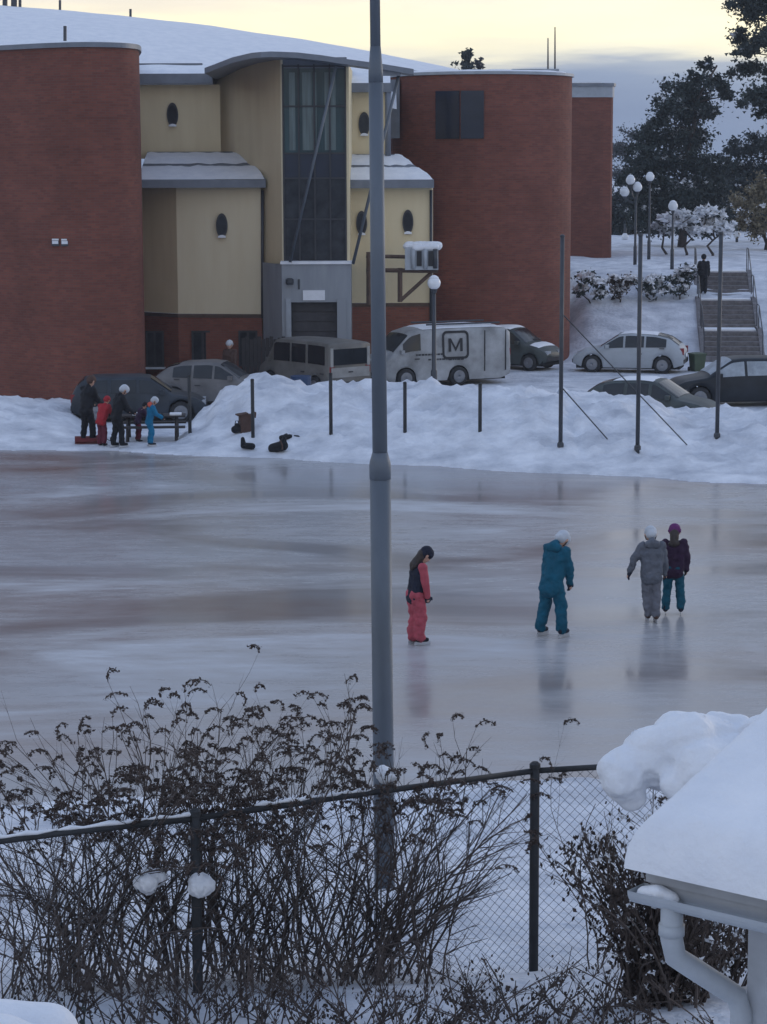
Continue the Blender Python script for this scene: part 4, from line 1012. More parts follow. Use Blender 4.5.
# ------------------------------------------------------------------ people
def person(label, loc, yaw, H, lean=10, head=20, legs=((-.055, 0), (.055, 0)), arms=None, top='teal', bottom='teal', sleeve=None, hat='white', hatkind='helmet', glove='black', boots='black', hair=None, knees=.03, skates=True, vox=.014, hood=None, headturn=0.0, pants_r=1.0, group=None, hem=.47):
    t = thing('person', label, 'person', loc, yaw, group)
    sk = .03 if skates else 0.0
    def S(x, y, z): return Vector((x * H, y * H, z * H))
    hipz = .50 + sk * .5
    lr = Matrix.Rotation(R(-lean), 3, 'X')
    def T(x, y, z):     # torso point leaning about the hips
        return S(0, 0, hipz) + lr @ S(x, y, z - .50)
    hipL, hipR = S(-.05, 0, hipz), S(.05, 0, hipz)
    ft = [S(legs[0][0], legs[0][1], .045 + sk), S(legs[1][0], legs[1][1], .045 + sk)]
    kn = [(hipL + ft[0]) / 2 + S(-.004, knees, .01), (hipR + ft[1]) / 2 + S(.004, knees, .01)]
    neck, hc = T(0, .0, .835), None
    hr = Matrix.Rotation(R(-lean - head), 3, 'X')
    hc = T(0, .005, .85) + hr @ S(0, .012, .075)
    arms = arms or ((Vector((-.15, .05, -1)), Vector((0, .3, -1))), (Vector((.15, .05, -1)), Vector((0, .3, -1))))
    sh = [T(-.105, 0, .80), T(.105, 0, .80)]
    el = [sh[i] + arms[i][0].normalized() * .165 * H for i in (0, 1)]
    wr = [el[i] + arms[i][1].normalized() * .145 * H for i in (0, 1)]
    hand = [wr[i] + arms[i][1].normalized() * .05 * H for i in (0, 1)]
    c = []
    def cap(a, ra, b_, rb): c.append((a, ra * H, b_, rb * H))
    # continuous body
    cap(T(-.035, 0, .52), .05, T(.035, 0, .52), .05); cap(T(-.04, 0, .60), .045, T(.04, 0, .60), .045); cap(T(-.055, 0, .74), .05, T(.055, 0, .74), .05); cap(T(-.09, 0, .795), .03, T(.09, 0, .795), .03)
    for s_ in (-1, 1): cap(T(s_ * .03, 0, .52), .05, T(s_ * .045, 0, .76), .05)
    cap(T(0, 0, .78), .03, hc, .03)
    cap(hc + hr @ S(0, -.008, .012), .062, hc + hr @ S(0, .008, -.02), .05); cap(hc + hr @ S(0, .03, -.045), .02, hc + hr @ S(0, .028, -.04), .02)
    cap(hc + hr @ S(0, .055, .0), .007, hc + hr @ S(0, .066, -.014), .009)
    for s_ in (-1, 1): cap(hc + hr @ S(s_ * .06, -.004, .005), .012, hc + hr @ S(s_ * .06, -.004, -.012), .009)
    for i in (0, 1):
        hp = (hipL, hipR)[i]
        cap(hp, .05, kn[i], .036); cap(kn[i], .036, ft[i], .023); cap(ft[i] + S(0, -.012, -.012), .02, ft[i] + S(0, .075, -.02), .016)
        cap(sh[i], .032, el[i], .025); cap(el[i], .025, wr[i], .018); cap(wr[i], .017, hand[i], .02)
    blob('body', c, 'skin', t, vox, 2)
    for s_ in (-1, 1):
        e = hc + hr @ S(s_ * .021, .0555, .006); MB().lathe([(.002, -.005 * H), (.0065 * H, 0), (.002, .005 * H)], 8, Matrix.Translation(e)).build('eye', 'ink', t)
    e = hc + hr @ S(0, .054, -.032); MB().box((-.014 * H, -.003, -.004 * H), (.014 * H, .004, .004 * H), Matrix.Translation(e) @ hr.to_4x4()).build('mouth', 'maroon', t)
    # jacket
    c = []
    cap(T(-.045, -.004, hem), .072, T(.045, -.004, hem), .072); cap(T(-.045, 0, .58), .066, T(.045, 0, .58), .066); cap(T(-.06, -.004, .72), .072, T(.06, -.004, .72), .072); cap(T(-.085, 0, .785), .045, T(.085, 0, .785), .045)
    for s_ in (-1, 1): cap(T(s_ * .05, 0, hem), .068, T(s_ * .055, 0, .74), .07); cap(T(0, 0, hem), .075, T(0, -.01, .74), .075)
    cap(T(0, 0, .80), .05, T(0, .0, .835), .043)
    jc = list(c); c = []
    for i in (0, 1): cap(sh[i], .050, el[i], .041); cap(el[i], .041, wr[i], .033)
    if sleeve:
        blob('vest', jc, top, t, vox, 3, .010, 9)
        for i in (0, 1): blob('sleeve', [(sh[i], .050 * H, el[i], .041 * H), (el[i], .041 * H, wr[i], .033 * H)], sleeve, t, vox, 3, .008, 9)
    else: blob('jacket', jc + c, top, t, vox, 3, .024, 9)
    if hood: blob('hood', [(T(-.04, -.045, .82), .045 * H, T(.04, -.045, .82), .045 * H), (T(0, -.05, .84), .05 * H, T(0, -.03, .86), .04 * H)], hood, t, vox, 2)
    # trousers
    c = []
    cap(T(-.04, 0, .52), .066, T(.04, 0, .52), .066)
    for i in (0, 1):
        hp = (hipL, hipR)[i]; cap(hp, .062 * pants_r, kn[i], .052 * pants_r); cap(kn[i], .052 * pants_r, ft[i] + S(0, 0, .03), .046 * pants_r); cap(ft[i] + S(0, 0, .03), .046 * pants_r, ft[i] + S(0, .006, .012), .046 * pants_r)
    blob('trousers', c, bottom, t, vox, 2, .020, 11)
    # boots or skates
    for i in (0, 1):
        f_ = ft[i]
        bt = blob('skate' if skates else 'boot', [(f_ + S(0, -.005, .03), .033 * H, f_ + S(0, -.008, -.012), .031 * H), (f_ + S(0, -.01, -.014), .029 * H, f_ + S(0, .085, -.02), .023 * H)], boots, t, vox * .9, 2)
        if skates:
            zt_ = f_.z - .036 * H
            MB().box((f_.x - .004 * H, f_.y - .05 * H, f_.z - (.045 + sk) * H + .002), (f_.x + .004 * H, f_.y + .12 * H, zt_)).build('blade', 'steel', bt)
    # gloves: palm, four fingers, thumb
    for i in (0, 1):
        dn = arms[i][1].normalized(); sd = -1 if i == 0 else 1
        side = Vector((0, 1, 0)); side = (side - dn * side.dot(dn)).normalized(); nrm = dn.cross(side)
        w = wr[i]; g_ = [(w, .024 * H, w + dn * .02 * H, .024 * H)]
        for k, ln in enumerate((.050, .056, .052, .042)):
            o_ = side * (.021 - .014 * k) * H; a0 = w + dn * .028 * H + o_; a1 = a0 + dn * ln * .55 * H; a2 = a1 + (dn * .8 + nrm * (-sd) * .6).normalized() * ln * .5 * H
            g_ += [(w + dn * .01 * H + o_ * .8, .016 * H, a0, .012 * H), (a0, .0095 * H, a1, .0085 * H), (a1, .0085 * H, a2, .007 * H)]
        th0 = w + dn * .012 * H + side * .02 * H; th1 = th0 + (dn * .6 + side * .8).normalized() * .03 * H; g_ += [(th0, .011 * H, th1, .0095 * H), (th1, .0095 * H, th1 + dn * .022 * H, .008 * H)]
        blob('glove', g_, glove, t, max(.008, vox * .6), 1)
    # headgear
    if hatkind == 'helmet':
        blob('helmet', [(hc + hr @ S(0, -.012, .030), 0.069 * H, hc + hr @ S(0, .012, .028), .066 * H), (hc + hr @ S(0, -.03, .0), .06 * H, hc + hr @ S(0, -.02, .02), .065 * H)], hat, t, vox, 2)
        for s_ in (-1, 1): MB().tube([hc + hr @ S(s_ * .064, .0, .0), hc + hr @ S(s_ * .05, .012, -.045), hc + hr @ S(0, .02, -.066)], .006 * H, 5).build('chin_strap', 'black', t)
    else:
        hb = blob('beanie', [(hc + hr @ S(0, -.010, .034), .070 * H, hc + hr @ S(0, .006, .032), .066 * H), (hc + hr @ S(0, -.02, .01), .064 * H, hc + hr @ S(0, -.01, .03), .068 * H)], hat, t, vox, 2)
        blob('brim', [(hc + hr @ S(-.05, .02, .028), .024 * H, hc + hr @ S(.05, .02, .028), .024 * H), (hc + hr @ S(-.055, -.035, .012), .022 * H, hc + hr @ S(.055, -.035, .012), .022 * H)], hat, hb, vox, 2)
    if hair: blob('hair', [(hc + hr @ S(0, -.035, .0), .055 * H, T(0, -.06, .80), .045 * H), (T(-.03, -.06, .80), .035 * H, T(-.02, -.075, hair), .022 * H), (T(.03, -.06, .80), .035 * H, T(.02, -.075, hair), .022 * H)], 'hair', t, vox, 2, .008, 14)
    return t
def at_ice(px, py): g_ = G(px, py, 0.0); return (g_.x, g_.y, 0.003)
V = Vector
person('child in pink trousers and dark vest skating alone, head bowed', at_ice(415, 645), R(-72), 1.46, lean=9, head=28, legs=((-.04, -.01), (.04, .03)),
       arms=((V((-.45, -.05, -1)), V((.35, .35, -1))), (V((.20, .12, -1)), V((-.25, .22, -1)))), top='navy', sleeve='pink', bottom='pink', hat='navy', hatkind='beanie', glove='navy', boots='black', hair=.765, pants_r=1.28, group='skaters on the ice')
person('skater in a long teal snowsuit and white helmet, bent forward', at_ice(551, 637), R(-42), 1.62, lean=14, head=38, legs=((-.10, -.03), (.10, .03)),
       arms=((V((-.10, .10, -1)), V((.1, .3, -1))), (V((.16, .16, -1)), V((-.12, .22, -1)))), top='teal', bottom='teal', hat='white', glove='navy', boots='navy', pants_r=1.12, hood='teal', hem=.43, group='skaters on the ice')
person('skater in grey hooded suit seen from behind, one arm held out', at_ice(651, 622), R(6), 1.46, lean=6, head=18, legs=((-.030, .02), (.045, -.04)),
       arms=((V((-.55, .05, -1)), V((-.30, .1, -1))), (V((.25, .12, -1)), V((.1, .2, -1)))), top='grey', bottom='grey_light', hat='white', hatkind='helmet', glove='navy', boots='brown', hood='grey', pants_r=1.0, hem=.46, group='skaters on the ice')
person('child in purple beanie, dark jacket and teal trousers beside the grey skater', at_ice(673, 615), R(-10), 1.40, lean=4, head=8, legs=((-.085, 0), (.085, .02)),
       arms=((V((-.12, .1, -1)), V((.1, .2, -1))), (V((.22, .05, -1)), V((-.05, .25, -1)))), top='purple', bottom='teal_dark', hat='magenta', hatkind='beanie', glove='black', boots='navy', hair=.79, group='skaters on the ice')
def at_edge(px, py): 
    g_ = G(px, py, 0.05); return (g_.x, g_.y, max(0.0, gz(g_.x, g_.y)))
ar = ((V((-.2, .35, -1)), V((.2, .8, -.6))), (V((.2, .35, -1)), V((-.2, .8, -.6))))
gp = 'people by the bench'
person('adult in black coat standing left of the bench', at_edge(87, 444), R(-40), 1.70, lean=10, head=20, legs=((-.08, 0), (.08, .05)), arms=ar, top='black', bottom='black', hat='brown', hatkind='beanie', boots='black', skates=False, vox=.022, group=gp)
person('child in red crouched between two dark figures', at_edge(102, 447), R(-30), 1.28, lean=22, head=15, arms=ar, top='red', bottom='maroon', hat='red', hatkind='beanie', boots='black', skates=False, vox=.022, group=gp)
person('person in black with a white helmet stooping at the bench', at_edge(117, 448), R(-60), 1.58, lean=14, head=22, legs=((-.06, -.04), (.06, .06)), arms=ar, top='black', bottom='black', hat='white', boots='black', vox=.022, group=gp)
person('child in purple bending at the bench, half hidden by the blue child', at_edge(138, 443), R(-60), 1.05, lean=24, head=15, arms=ar, top='purple', bottom='maroon', hat='black', hatkind='beanie', boots='black', skates=False, vox=.022, group=gp)
person('child in bright blue overalls with orange collar and white helmet', at_edge(150, 448), R(-75), 1.24, lean=10, head=18, legs=((-.04, 0), (.04, .02)), arms=((V((-.3, .3, -1)), V((.1, .9, -.3))), (V((.25, .5, -1)), V((-.1, 1, -.7)))), top='blue', bottom='blue', hat='white', boots='black', hood='orange', vox=.022, group=gp)
# behind the grey car, and on the stairs
p_ = P(231, 380, 68.0)
person('person in white and blue cap standing behind the dusty grey saloon', (p_.x, 68.0, gz(p_.x, 68.0) + .0), R(150), 1.62, lean=2, head=4, top='brown', bottom='black', hat='white', hatkind='beanie', skates=False, vox=.026)
p_ = P(703, 297, 85.3); 
person('dark figure walking up beside the top flight of the stairs', (p_.x + .0, 85.3, gz(p_.x, 85.3)), R(-10), 1.5, lean=3, head=6, top='black', bottom='black', hat='black', hatkind='beanie', skates=False, vox=.026)

# picnic bench and sledge
q = at_edge(151, 443); t = thing('picnic_bench', 'dark wooden bench table by the edge of the ice', 'bench', (q[0], q[1] + .45, q[2]), R(4))
for k in range(3): MB().box((-.85, -.28 + k * .2, .60), (.85, -.28 + k * .2 + .17, .64)).build('plank', 'wood_dark', t)
for s_ in (-1, 1):
    for k in range(2): MB().box((-.85, s_ * .55 - .13 + k * .14, .36), (.85, s_ * .55 - .13 + k * .14 + .12, .40)).build('seat_plank', 'wood_dark', t)
for x in (-.62, .62):
    for s_ in (-1, 1): MB().tube([(x, s_ * .12, .60), (x, s_ * .55, -.05)], .045, 4).build('leg', 'wood_dark', t)
    MB().box((x - .03, -.7, .27), (x + .03, .7, .355)).build('cross_bar', 'wood_dark', t)
MB().box((-.5, -.22, .645), (-.15, .1, .70)).build('snow', 'snow', t); MB().box((.45, -.25, .645), (.75, .05, .69)).build('snow', 'snow', t)
q = at_edge(90, 444); t = thing('sledge', 'flat red sledge lying at the feet of the adult in black', 'sledge', (q[0], q[1] - .15, q[2] + .01), R(8))
b = MB(); 
for k in range(8):
    x0, x1 = -.36 + k * .09, -.36 + (k + 1) * .09; z0, z1 = .05 + (.12 if False else 0) + .10 * max(0, (k - 5) / 3) ** 2, .05 + .10 * max(0, (k + 1 - 5) / 3) ** 2
    b.quad((x0, -.2, z0), (x1, -.2, z1), (x1, .2, z1), (x0, .2, z0))
    for s_ in (-1, 1): b.quad((x0, s_ * .2, z0), (x1, s_ * .2, z1), (x1, s_ * .23, z1 + .1), (x0, s_ * .23, z0 + .1))
b.build('tray', 'plastic_red', t)
for s_ in (-1, 1): MB().tube([(-.36, s_ * .14, .015), (.25, s_ * .14, .015), (.36, s_ * .14, .07)], .02, 5).build('runner', 'plastic_red', t)
MB().tube([(.36, 0, .16), (.5, .05, .05), (.66, -.02, .03)], .01, 4).build('rope', 'black', t)

# ------------------------------------------------------------------ trees and shrubs
def leaf_cloud(b, cx, r, n, size, rng, flat=.75):
    for _ in range(n):
        while True:
            v = Vector((rng.uniform(-1, 1), rng.uniform(-1, 1), rng.uniform(-1, 1)))
            if v.length <= 1: break
        v = v.normalized() * min(1.75, abs(rng.gauss(0, .62)) + .12 * rng.random()) if v.length > 1e-6 else v
        p = cx + Vector((v.x * r, v.y * r, v.z * r * flat))
        a = Vector((rng.gauss(0, 1), rng.gauss(0, 1), rng.gauss(0, .6))).normalized(); c_ = a.orthogonal().normalized(); c_ = Matrix.Rotation(rng.uniform(0, 6.28), 3, a) @ c_
        s_ = size * rng.uniform(.6, 1.3)
        b.tri(p - c_ * s_ * .55, p + c_ * s_ * .45 + a * s_ * .2, p + a * s_)
def snow_pads(b, cx, r, n, size, rng):
    for _ in range(n):
        an = rng.uniform(0, 6.28); rr_ = r * math.sqrt(rng.random()); p = cx + Vector((math.cos(an) * rr_, math.sin(an) * rr_, r * .62 * math.sqrt(max(0, 1 - (rr_ / r) ** 2)) + rng.uniform(-.3, .05) * r))
        s_ = size * rng.uniform(.5, 1.2); m_ = 6; ring = [p + Vector((math.cos(k * 1.047 + an) * s_ * rng.uniform(.7, 1.1), math.sin(k * 1.047 + an) * s_ * rng.uniform(.7, 1.1), rng.uniform(-.15, .05) * s_)) for k in range(m_)]
        tp = p + Vector((0, 0, s_ * .45)); lo = p - Vector((0, 0, s_ * .2))
        for k in range(m_): b.tri(ring[k], ring[(k + 1) % m_], tp); b.tri(ring[(k + 1) % m_], ring[k], lo)
def tree(name, label, clumps, Y, needle, trunk_px, seed, dens=60, lsize=.26, snow=.25, cat='tree', group=None, bark='bark', ground_z=None, depth=1.0, spad=.16, flat=.78, trunk_r=.16, trunk_top=None, branches=True):
    rng = random.Random(seed)
    bx = PX(trunk_px, Y); bz = gz(bx, Y) if ground_z is None else ground_z
    t = thing(name, label, cat, (bx, Y, bz), 0, group); off = Vector((bx, Y, bz)); ppm_ = F / Y
    cr_, sn, tk = MB(), MB(), MB(); zs = []
    cl = []
    for (px, py, r) in clumps:
        c_ = P(px, py, Y) - off; c_.y += rng.uniform(-1, 1) * r / ppm_ * 1.6 * depth; r_ = r / ppm_; cl.append((c_, r_)); zs.append(c_.z)
        n = int(1.9 * dens * max(.5, (r / 12) ** 2)); leaf_cloud(cr_, c_, r_ * 1.12, n, lsize, rng, flat)
        leaf_cloud(cr_, c_, r_ * 1.4, n // 7, lsize * .8, rng, flat)
        for _ in range(3):
            q = c_ + Vector((rng.gauss(0, 1), rng.gauss(0, 1), rng.gauss(0, .7))) * r_ * .8; leaf_cloud(cr_, q, r_ * .6, n // 4, lsize, rng, flat)
        if snow:
            m_ = int(snow * 60 * max(.4, (r / 12) ** 2))
            for _ in range(max(1, m_ // 14)):
                an = rng.uniform(0, 6.28); q = c_ + Vector((math.cos(an) * r_ * .7, math.sin(an) * r_ * .7, r_ * flat * rng.uniform(.0, .75))); leaf_cloud(sn, q, r_ * rng.uniform(.18, .34), 16, spad * 1.1, rng, .5)
        if snow and rng.random() < .6: snow_pads(sn, c_, r_, max(1, int(snow * (r / 4) ** 1.3)), spad, rng)
    ztop = (max(zs) if trunk_top is None else trunk_top)
    pts = [Vector((rng.uniform(-.1, .1) * k, rng.uniform(-.1, .1) * k, -.3 + (ztop + .3) * k / 6)) for k in range(7)]
    top = max(cl, key=lambda q: q[0].z)[0]
    for k in range(7): pts[k].x += (top.x) * (k / 6) ** 1.5 * .9; pts[k].y += top.y * (k / 6) ** 1.5 * .9
    tk.tube(pts, [trunk_r * (1 - .8 * k / 6) for k in range(7)], 7); tko = tk.build('trunk', bark, t, True)
    if branches and len(cl) > 4:
        lb = MB()
        for c_, r_ in cl:
            zz_ = max(.3, c_.z - r_ * 1.2); k = min(5.99, max(0, (zz_ + .3) / (ztop + .3) * 6)); i = int(k); q = pts[i].lerp(pts[i + 1], k - i)
            lb.tube([q, q.lerp(c_, .5) + Vector((0, 0, .1 * r_)), c_], [.05, .035, .015], 4)
        tag(lb.build('limbs', bark, t), kind='stuff')
    tag(cr_.build('crown', needle, t), kind='stuff')
    if sn.v: tag(sn.build('snow', 'snow', t, True), kind='stuff')
    return t
mid = [(706, 66, 5), (713, 82, 8), (697, 80, 9), (684, 90, 13), (701, 99, 13), (722, 88, 7), (728, 96, 5), (668, 106, 13), (690, 115, 16), (660, 120, 10), (708, 112, 9), (653, 140, 12), (675, 138, 17), (697, 138, 15), (645, 160, 13), (665, 163, 18), (690, 165, 18), (710, 168, 12), (640, 184, 13), (660, 192, 18), (690, 192, 18), (714, 190, 13), (636, 212, 13), (660, 218, 17), (690, 218, 17), (714, 214, 13), (632, 150, 8), (629, 176, 8)]
tree('pine_tree', 'big dark snow-flecked pine right of the brick block', mid, 118, 'needle', 680, 3, 380, .18, .8, group='trees beyond the stairs', spad=.15, trunk_r=.25)
big = [(754, 8, 16), (771, 2, 16), (742, 36, 9), (759, 42, 13), (776, 32, 14), (749, 68, 11), (769, 72, 8), (777, 92, 14), (754, 96, 13), (766, 108, 9), (746, 52, 8), (789, 55, 14), (799, 10, 18), (809, 80, 18), (794, 110, 14), (769, -30, 20), (799, -40, 22), (749, -22, 12), (824, 30, 18), (784, -70, 20), (809, -90, 18)]
tree('tall_pine', 'tall pine whose crown fills the top right corner', big, 106, 'needle', 792, 5, 330, .17, .06, group='trees beyond the stairs', trunk_r=.28)
low = [(734, 150, 8), (750, 150, 12), (766, 145, 14), (742, 168, 12), (762, 172, 14), (728, 172, 7), (724, 196, 10), (740, 192, 12), (786, 150, 16), (786, 185, 16), (730, 215, 10)]
tree('spruce_tree', 'dark spruce behind the tan-leaved tree at the right edge', low, 124, 'needle2', 772, 8, 330, .18, .5, group='trees beyond the stairs', trunk_r=.2, spad=.13)
tan = [(748, 205, 13), (760, 192, 12), (767, 212, 14), (742, 222, 11), (757, 228, 13), (738, 200, 8), (780, 200, 15), (785, 225, 14), (765, 180, 9)]
tree('beech_tree', 'tree holding withered tan leaves at the right edge', tan, 112, 'tan_leaf', 764, 9, 170, .16, .03, group='trees beyond the stairs', trunk_r=.12)
bare = [(622, 150, 14), (618, 175, 14), (632, 135, 9), (640, 165, 12), (614, 200, 12), (630, 200, 14), (620, 225, 13)]
tree('bare_tree', 'hazy bare grey tree between the brick block and the big pine', bare, 150, 'far_twig', 624, 12, 240, .16, .05, group='trees beyond the stairs', trunk_r=.12)
for k, (pxc, w, ytop, Y, lab) in enumerate(((650, 46, 185, 140, 'dark bushy conifer low behind the three-globe lamp'), (700, 50, 180, 142, 'dark bushy conifer low behind the snowy ornamental trees'), (742, 60, 175, 145, 'dark bushy conifer low behind the tan-leaved tree'), (622, 30, 205, 138, 'dark bushy conifer low beside the brick block'))):
    rng = random.Random(40 + k); cl = [(pxc + rng.uniform(-.5, .5) * w, ytop + (246 - ytop) * rng.random(), rng.uniform(8, 13)) for _ in range(24)]
    tree('background_conifer', lab, cl, Y, 'needle2', pxc, 60 + k, 90, .24, .2, group='low conifers behind', trunk_r=.15, spad=.14)
# snow-laden ornamental trees
for k, (cl, px, lab) in enumerate((([(706, 214, 9), (717, 218, 9), (712, 226, 9), (702, 232, 7), (722, 232, 7), (728, 226, 5)], 712, 'small round tree thick with snow behind the stairs'),
                                  ([(682, 216, 7), (690, 222, 8), (678, 226, 7), (694, 232, 6)], 686, 'small snow-laden tree just right of the single globe lamp'),
                                  ([(664, 220, 6), (660, 228, 6), (668, 232, 6)], 664, 'little snow-laden tree just left of the single globe lamp'))):
    tree('snowy_tree', lab, cl, 104 + k * 2, 'needle', px, 80 + k, 40, .16, 9.0, group='snow-laden small trees', trunk_r=.08, spad=.24)
# shrubs along the terrace edge
for k, (cl, px, lab) in enumerate((([(586, 278, 9), (597, 284, 8), (580, 290, 7), (600, 294, 6)], 590, 'snowy shrub against the foot of the right brick tower'),
                                  ([(614, 280, 6), (622, 286, 8), (630, 280, 7), (618, 292, 7)], 622, 'dark low shrub left of the three-globe lamp foot'),
                                  ([(644, 284, 9), (656, 282, 8), (652, 292, 8), (664, 290, 7)], 652, 'broad snow-flecked shrub right of the three-globe lamp foot'),
                                  ([(676, 282, 7), (684, 276, 8), (690, 270, 7), (680, 290, 6)], 682, 'snowy shrub under the single globe lamp by the stairs'))):
    tree('terrace_shrub', lab, cl, 84.2 + k * .2, 'dead_leaf' if k == 1 else 'needle', px, 90 + k, 60, .15, 4.5, cat='shrub', group='shrubs on the terrace edge', trunk_r=.04, depth=.6, spad=.15)
# small conifers peeping over the right tower
tree('distant_conifer', 'tiny conifer top peeping over the roof edge left of the aerials', [(467, 53, 3), (467, 58, 4), (466, 64, 5), (468, 70, 6), (466, 78, 7), (468, 88, 8), (467, 100, 9)], 150, 'needle', 467, 101, 90, .25, 0, trunk_r=.1, branches=False)
tree('distant_shrub', 'tiny bare treetop peeping over the roof edge beside the conifer', [(478, 63, 3), (480, 67, 3), (478, 73, 5), (478, 82, 6)], 151, 'far_twig', 478, 102, 60, .2, 0, trunk_r=.07, branches=False)

# near shrubs: many fine stems with nodding dry seed heads
def twiggy(name, label, base, stems, seed, fleck=.0, seeds=True, group='bare shrubs at the fence', spread=.35, snow_spots=(), rr=.0088, ntw=6, leafy=0.0, leafsize=.05):
    rng = random.Random(seed); t = thing(name, label, 'shrub', base, 0, group)
    sb, hb, lb, fb = MB(), MB(), MB(), MB(); base = Vector(base)
    def head(p, d):
        pts = [p]; dd = d.copy(); sd = Vector((rng.choice((-1, 1)) * rng.uniform(.6, 1), rng.gauss(0, .4), 0)).normalized(); ln = rng.uniform(.07, .15)
        for k in range(6):
            dd = (dd + sd * .32 + Vector((0, 0, -.13 * k))).normalized(); pts.append(pts[-1] + dd * ln / 5)
        sb.tube(pts, .004, 3, False)
        for k in range(1, len(pts)):
            for _ in range(5):
                q = pts[k].lerp(pts[k - 1], rng.random()) + Vector((rng.gauss(0, 1), rng.gauss(0, 1), rng.gauss(0, 1) - .7)) * .007; s_ = rng.uniform(.009, .018)
                a = Vector((rng.gauss(0, 1), rng.gauss(0, 1), rng.gauss(0, 1))).normalized() * s_; c_ = a.orthogonal().normalized() * s_ * .6; e = a.cross(c_).normalized() * s_ * .6
                hb.tri(q + a, q + c_, q + e); hb.tri(q - a, q + e, q + c_); hb.tri(q + a, q - c_, q - e)
    def grow(p, d, ln, r, depth, up):
        n = max(3, int(ln / .14)); pts = [p]; dd = d.copy(); bend = Vector((rng.gauss(0, .035), rng.gauss(0, .035), 0))
        for k in range(n):
            dd = (dd + bend + Vector((rng.gauss(0, .14), rng.gauss(0, .14), up))).normalized(); pts.append(pts[-1] + dd * ln / n)
        rads = [r * (1 - .65 * k / n) for k in range(n + 1)]
        sb.tube(pts, rads, 5 if depth == 0 else 4, False)
        if leafy:
            for k in range(n):
                for _ in range(3):
                    if rng.random() < leafy:
                        q = pts[k + 1] + Vector((rng.gauss(0, 1), rng.gauss(0, 1), rng.gauss(0, 1))) * .03
                        a = Vector((rng.gauss(0, .6), rng.gauss(0, .6), -1)).normalized() * leafsize * rng.uniform(.6, 1.2); c_ = a.orthogonal().normalized() * leafsize * .35
                        lb.quad(q, q + a * .5 + c_, q + a, q + a * .5 - c_)
        if fleck:
            for k in range(1, n + 1):
                if rng.random() < fleck: leaf_cloud(fb, pts[k], .030, 7, .028, rng, .6)
        if depth < 2:
            m_ = ntw if depth == 0 else 3
            for _ in range(m_):
                k = rng.randint(max(1, int(n * .25)), n - 1); an = rng.uniform(0, 6.28); sdv = Vector((math.cos(an), math.sin(an) * .8, 0))
                nd = (dd * .85 + sdv * rng.uniform(.25, .6)).normalized()
                grow(pts[k], nd, ln * rng.uniform(.12, .34), rads[k] * .7, depth + 1, up * 1.1)
        if seeds and (depth > 0 or True) and base.z + pts[-1].z > 2.62 and rng.random() < (.16 if depth == 2 else .5): head(pts[-1], dd)
    for (tip, jit, cnt) in stems:
        for _ in range(max(2, int(cnt * (.9 if seeds else 1.35)))):
            tp = Vector(tip) + Vector((rng.gauss(0, jit * 1.5), rng.gauss(0, jit), rng.gauss(0, jit * 1.1) - .05)); b0 = Vector((rng.gauss(0, spread * .35), rng.gauss(0, spread * .3), -.05))
            v = tp - base - b0; ln = v.length * .89; d0 = (v.normalized() + Vector((-v.x * .10, -v.y * .1, .12))).normalized()
            grow(b0, d0, ln, rr * rng.uniform(.7, 1.2), 0, -.012)
    sb.build('stems', 'twig', t)
    if hb.v: tag(hb.build('seed_heads', 'seed', t), kind='stuff')
    if fb.v: tag(fb.build('snow', 'snow', t, True), kind='stuff')
    if lb.v: tag(lb.build('dry_leaves', 'dead_leaf', t), kind='stuff')
    return t, off_snow
def off_snow(): pass
def tips(lst, Y, jy=.25):
    rng = random.Random(len(lst)); return [(P(px, py, Y + rng.uniform(-jy, jy)), j, c_) for px, py, j, c_ in lst]
def basep(px, Y): x = PX(px, Y); return (x, Y, gz(x, Y))
twiggy('bare_shrub', 'bare shrub with nodding seed heads at the left edge', basep(75, 14.0), tips([(10, 745, .09, 8), (45, 715, .08, 10), (80, 692, .08, 10), (105, 690, .08, 9), (0, 800, .10, 7), (50, 780, .12, 7), (110, 770, .12, 6), (0, 880, .12, 6), (40, 860, .12, 5)], 14.0), 21, spread=1.0, ntw=9)
twiggy('bare_shrub', 'broad bare shrub behind the two round snow balls', basep(178, 14.1), tips([(130, 690, .08, 10), (160, 692, .08, 10), (190, 700, .08, 9), (215, 735, .08, 8), (150, 770, .12, 8), (205, 785, .12, 7)], 14.1), 31, spread=1.0, ntw=9)
twiggy('bare_shrub', 'bare shrub with tall seed heads left of the lamp pole', basep(285, 14.2), tips([(270, 722, .09, 9), (310, 700, .07, 7), (250, 745, .10, 8), (345, 740, .10, 8), (320, 765, .14, 7), (230, 790, .14, 6), (290, 800, .2, 5), (240, 870, .12, 6), (340, 860, .12, 6)], 14.2), 22, spread=.9, ntw=8)
twiggy('bare_shrub', 'bare shrub leaning right of the lamp pole over the fence', basep(375, 14.3), tips([(440, 738, .08, 8), (475, 738, .08, 8), (502, 752, .08, 8), (408, 750, .08, 7), (515, 775, .07, 5), (465, 790, .12, 9), (505, 830, .10, 6), (420, 820, .16, 8)], 14.3), 23, spread=.7, ntw=8)
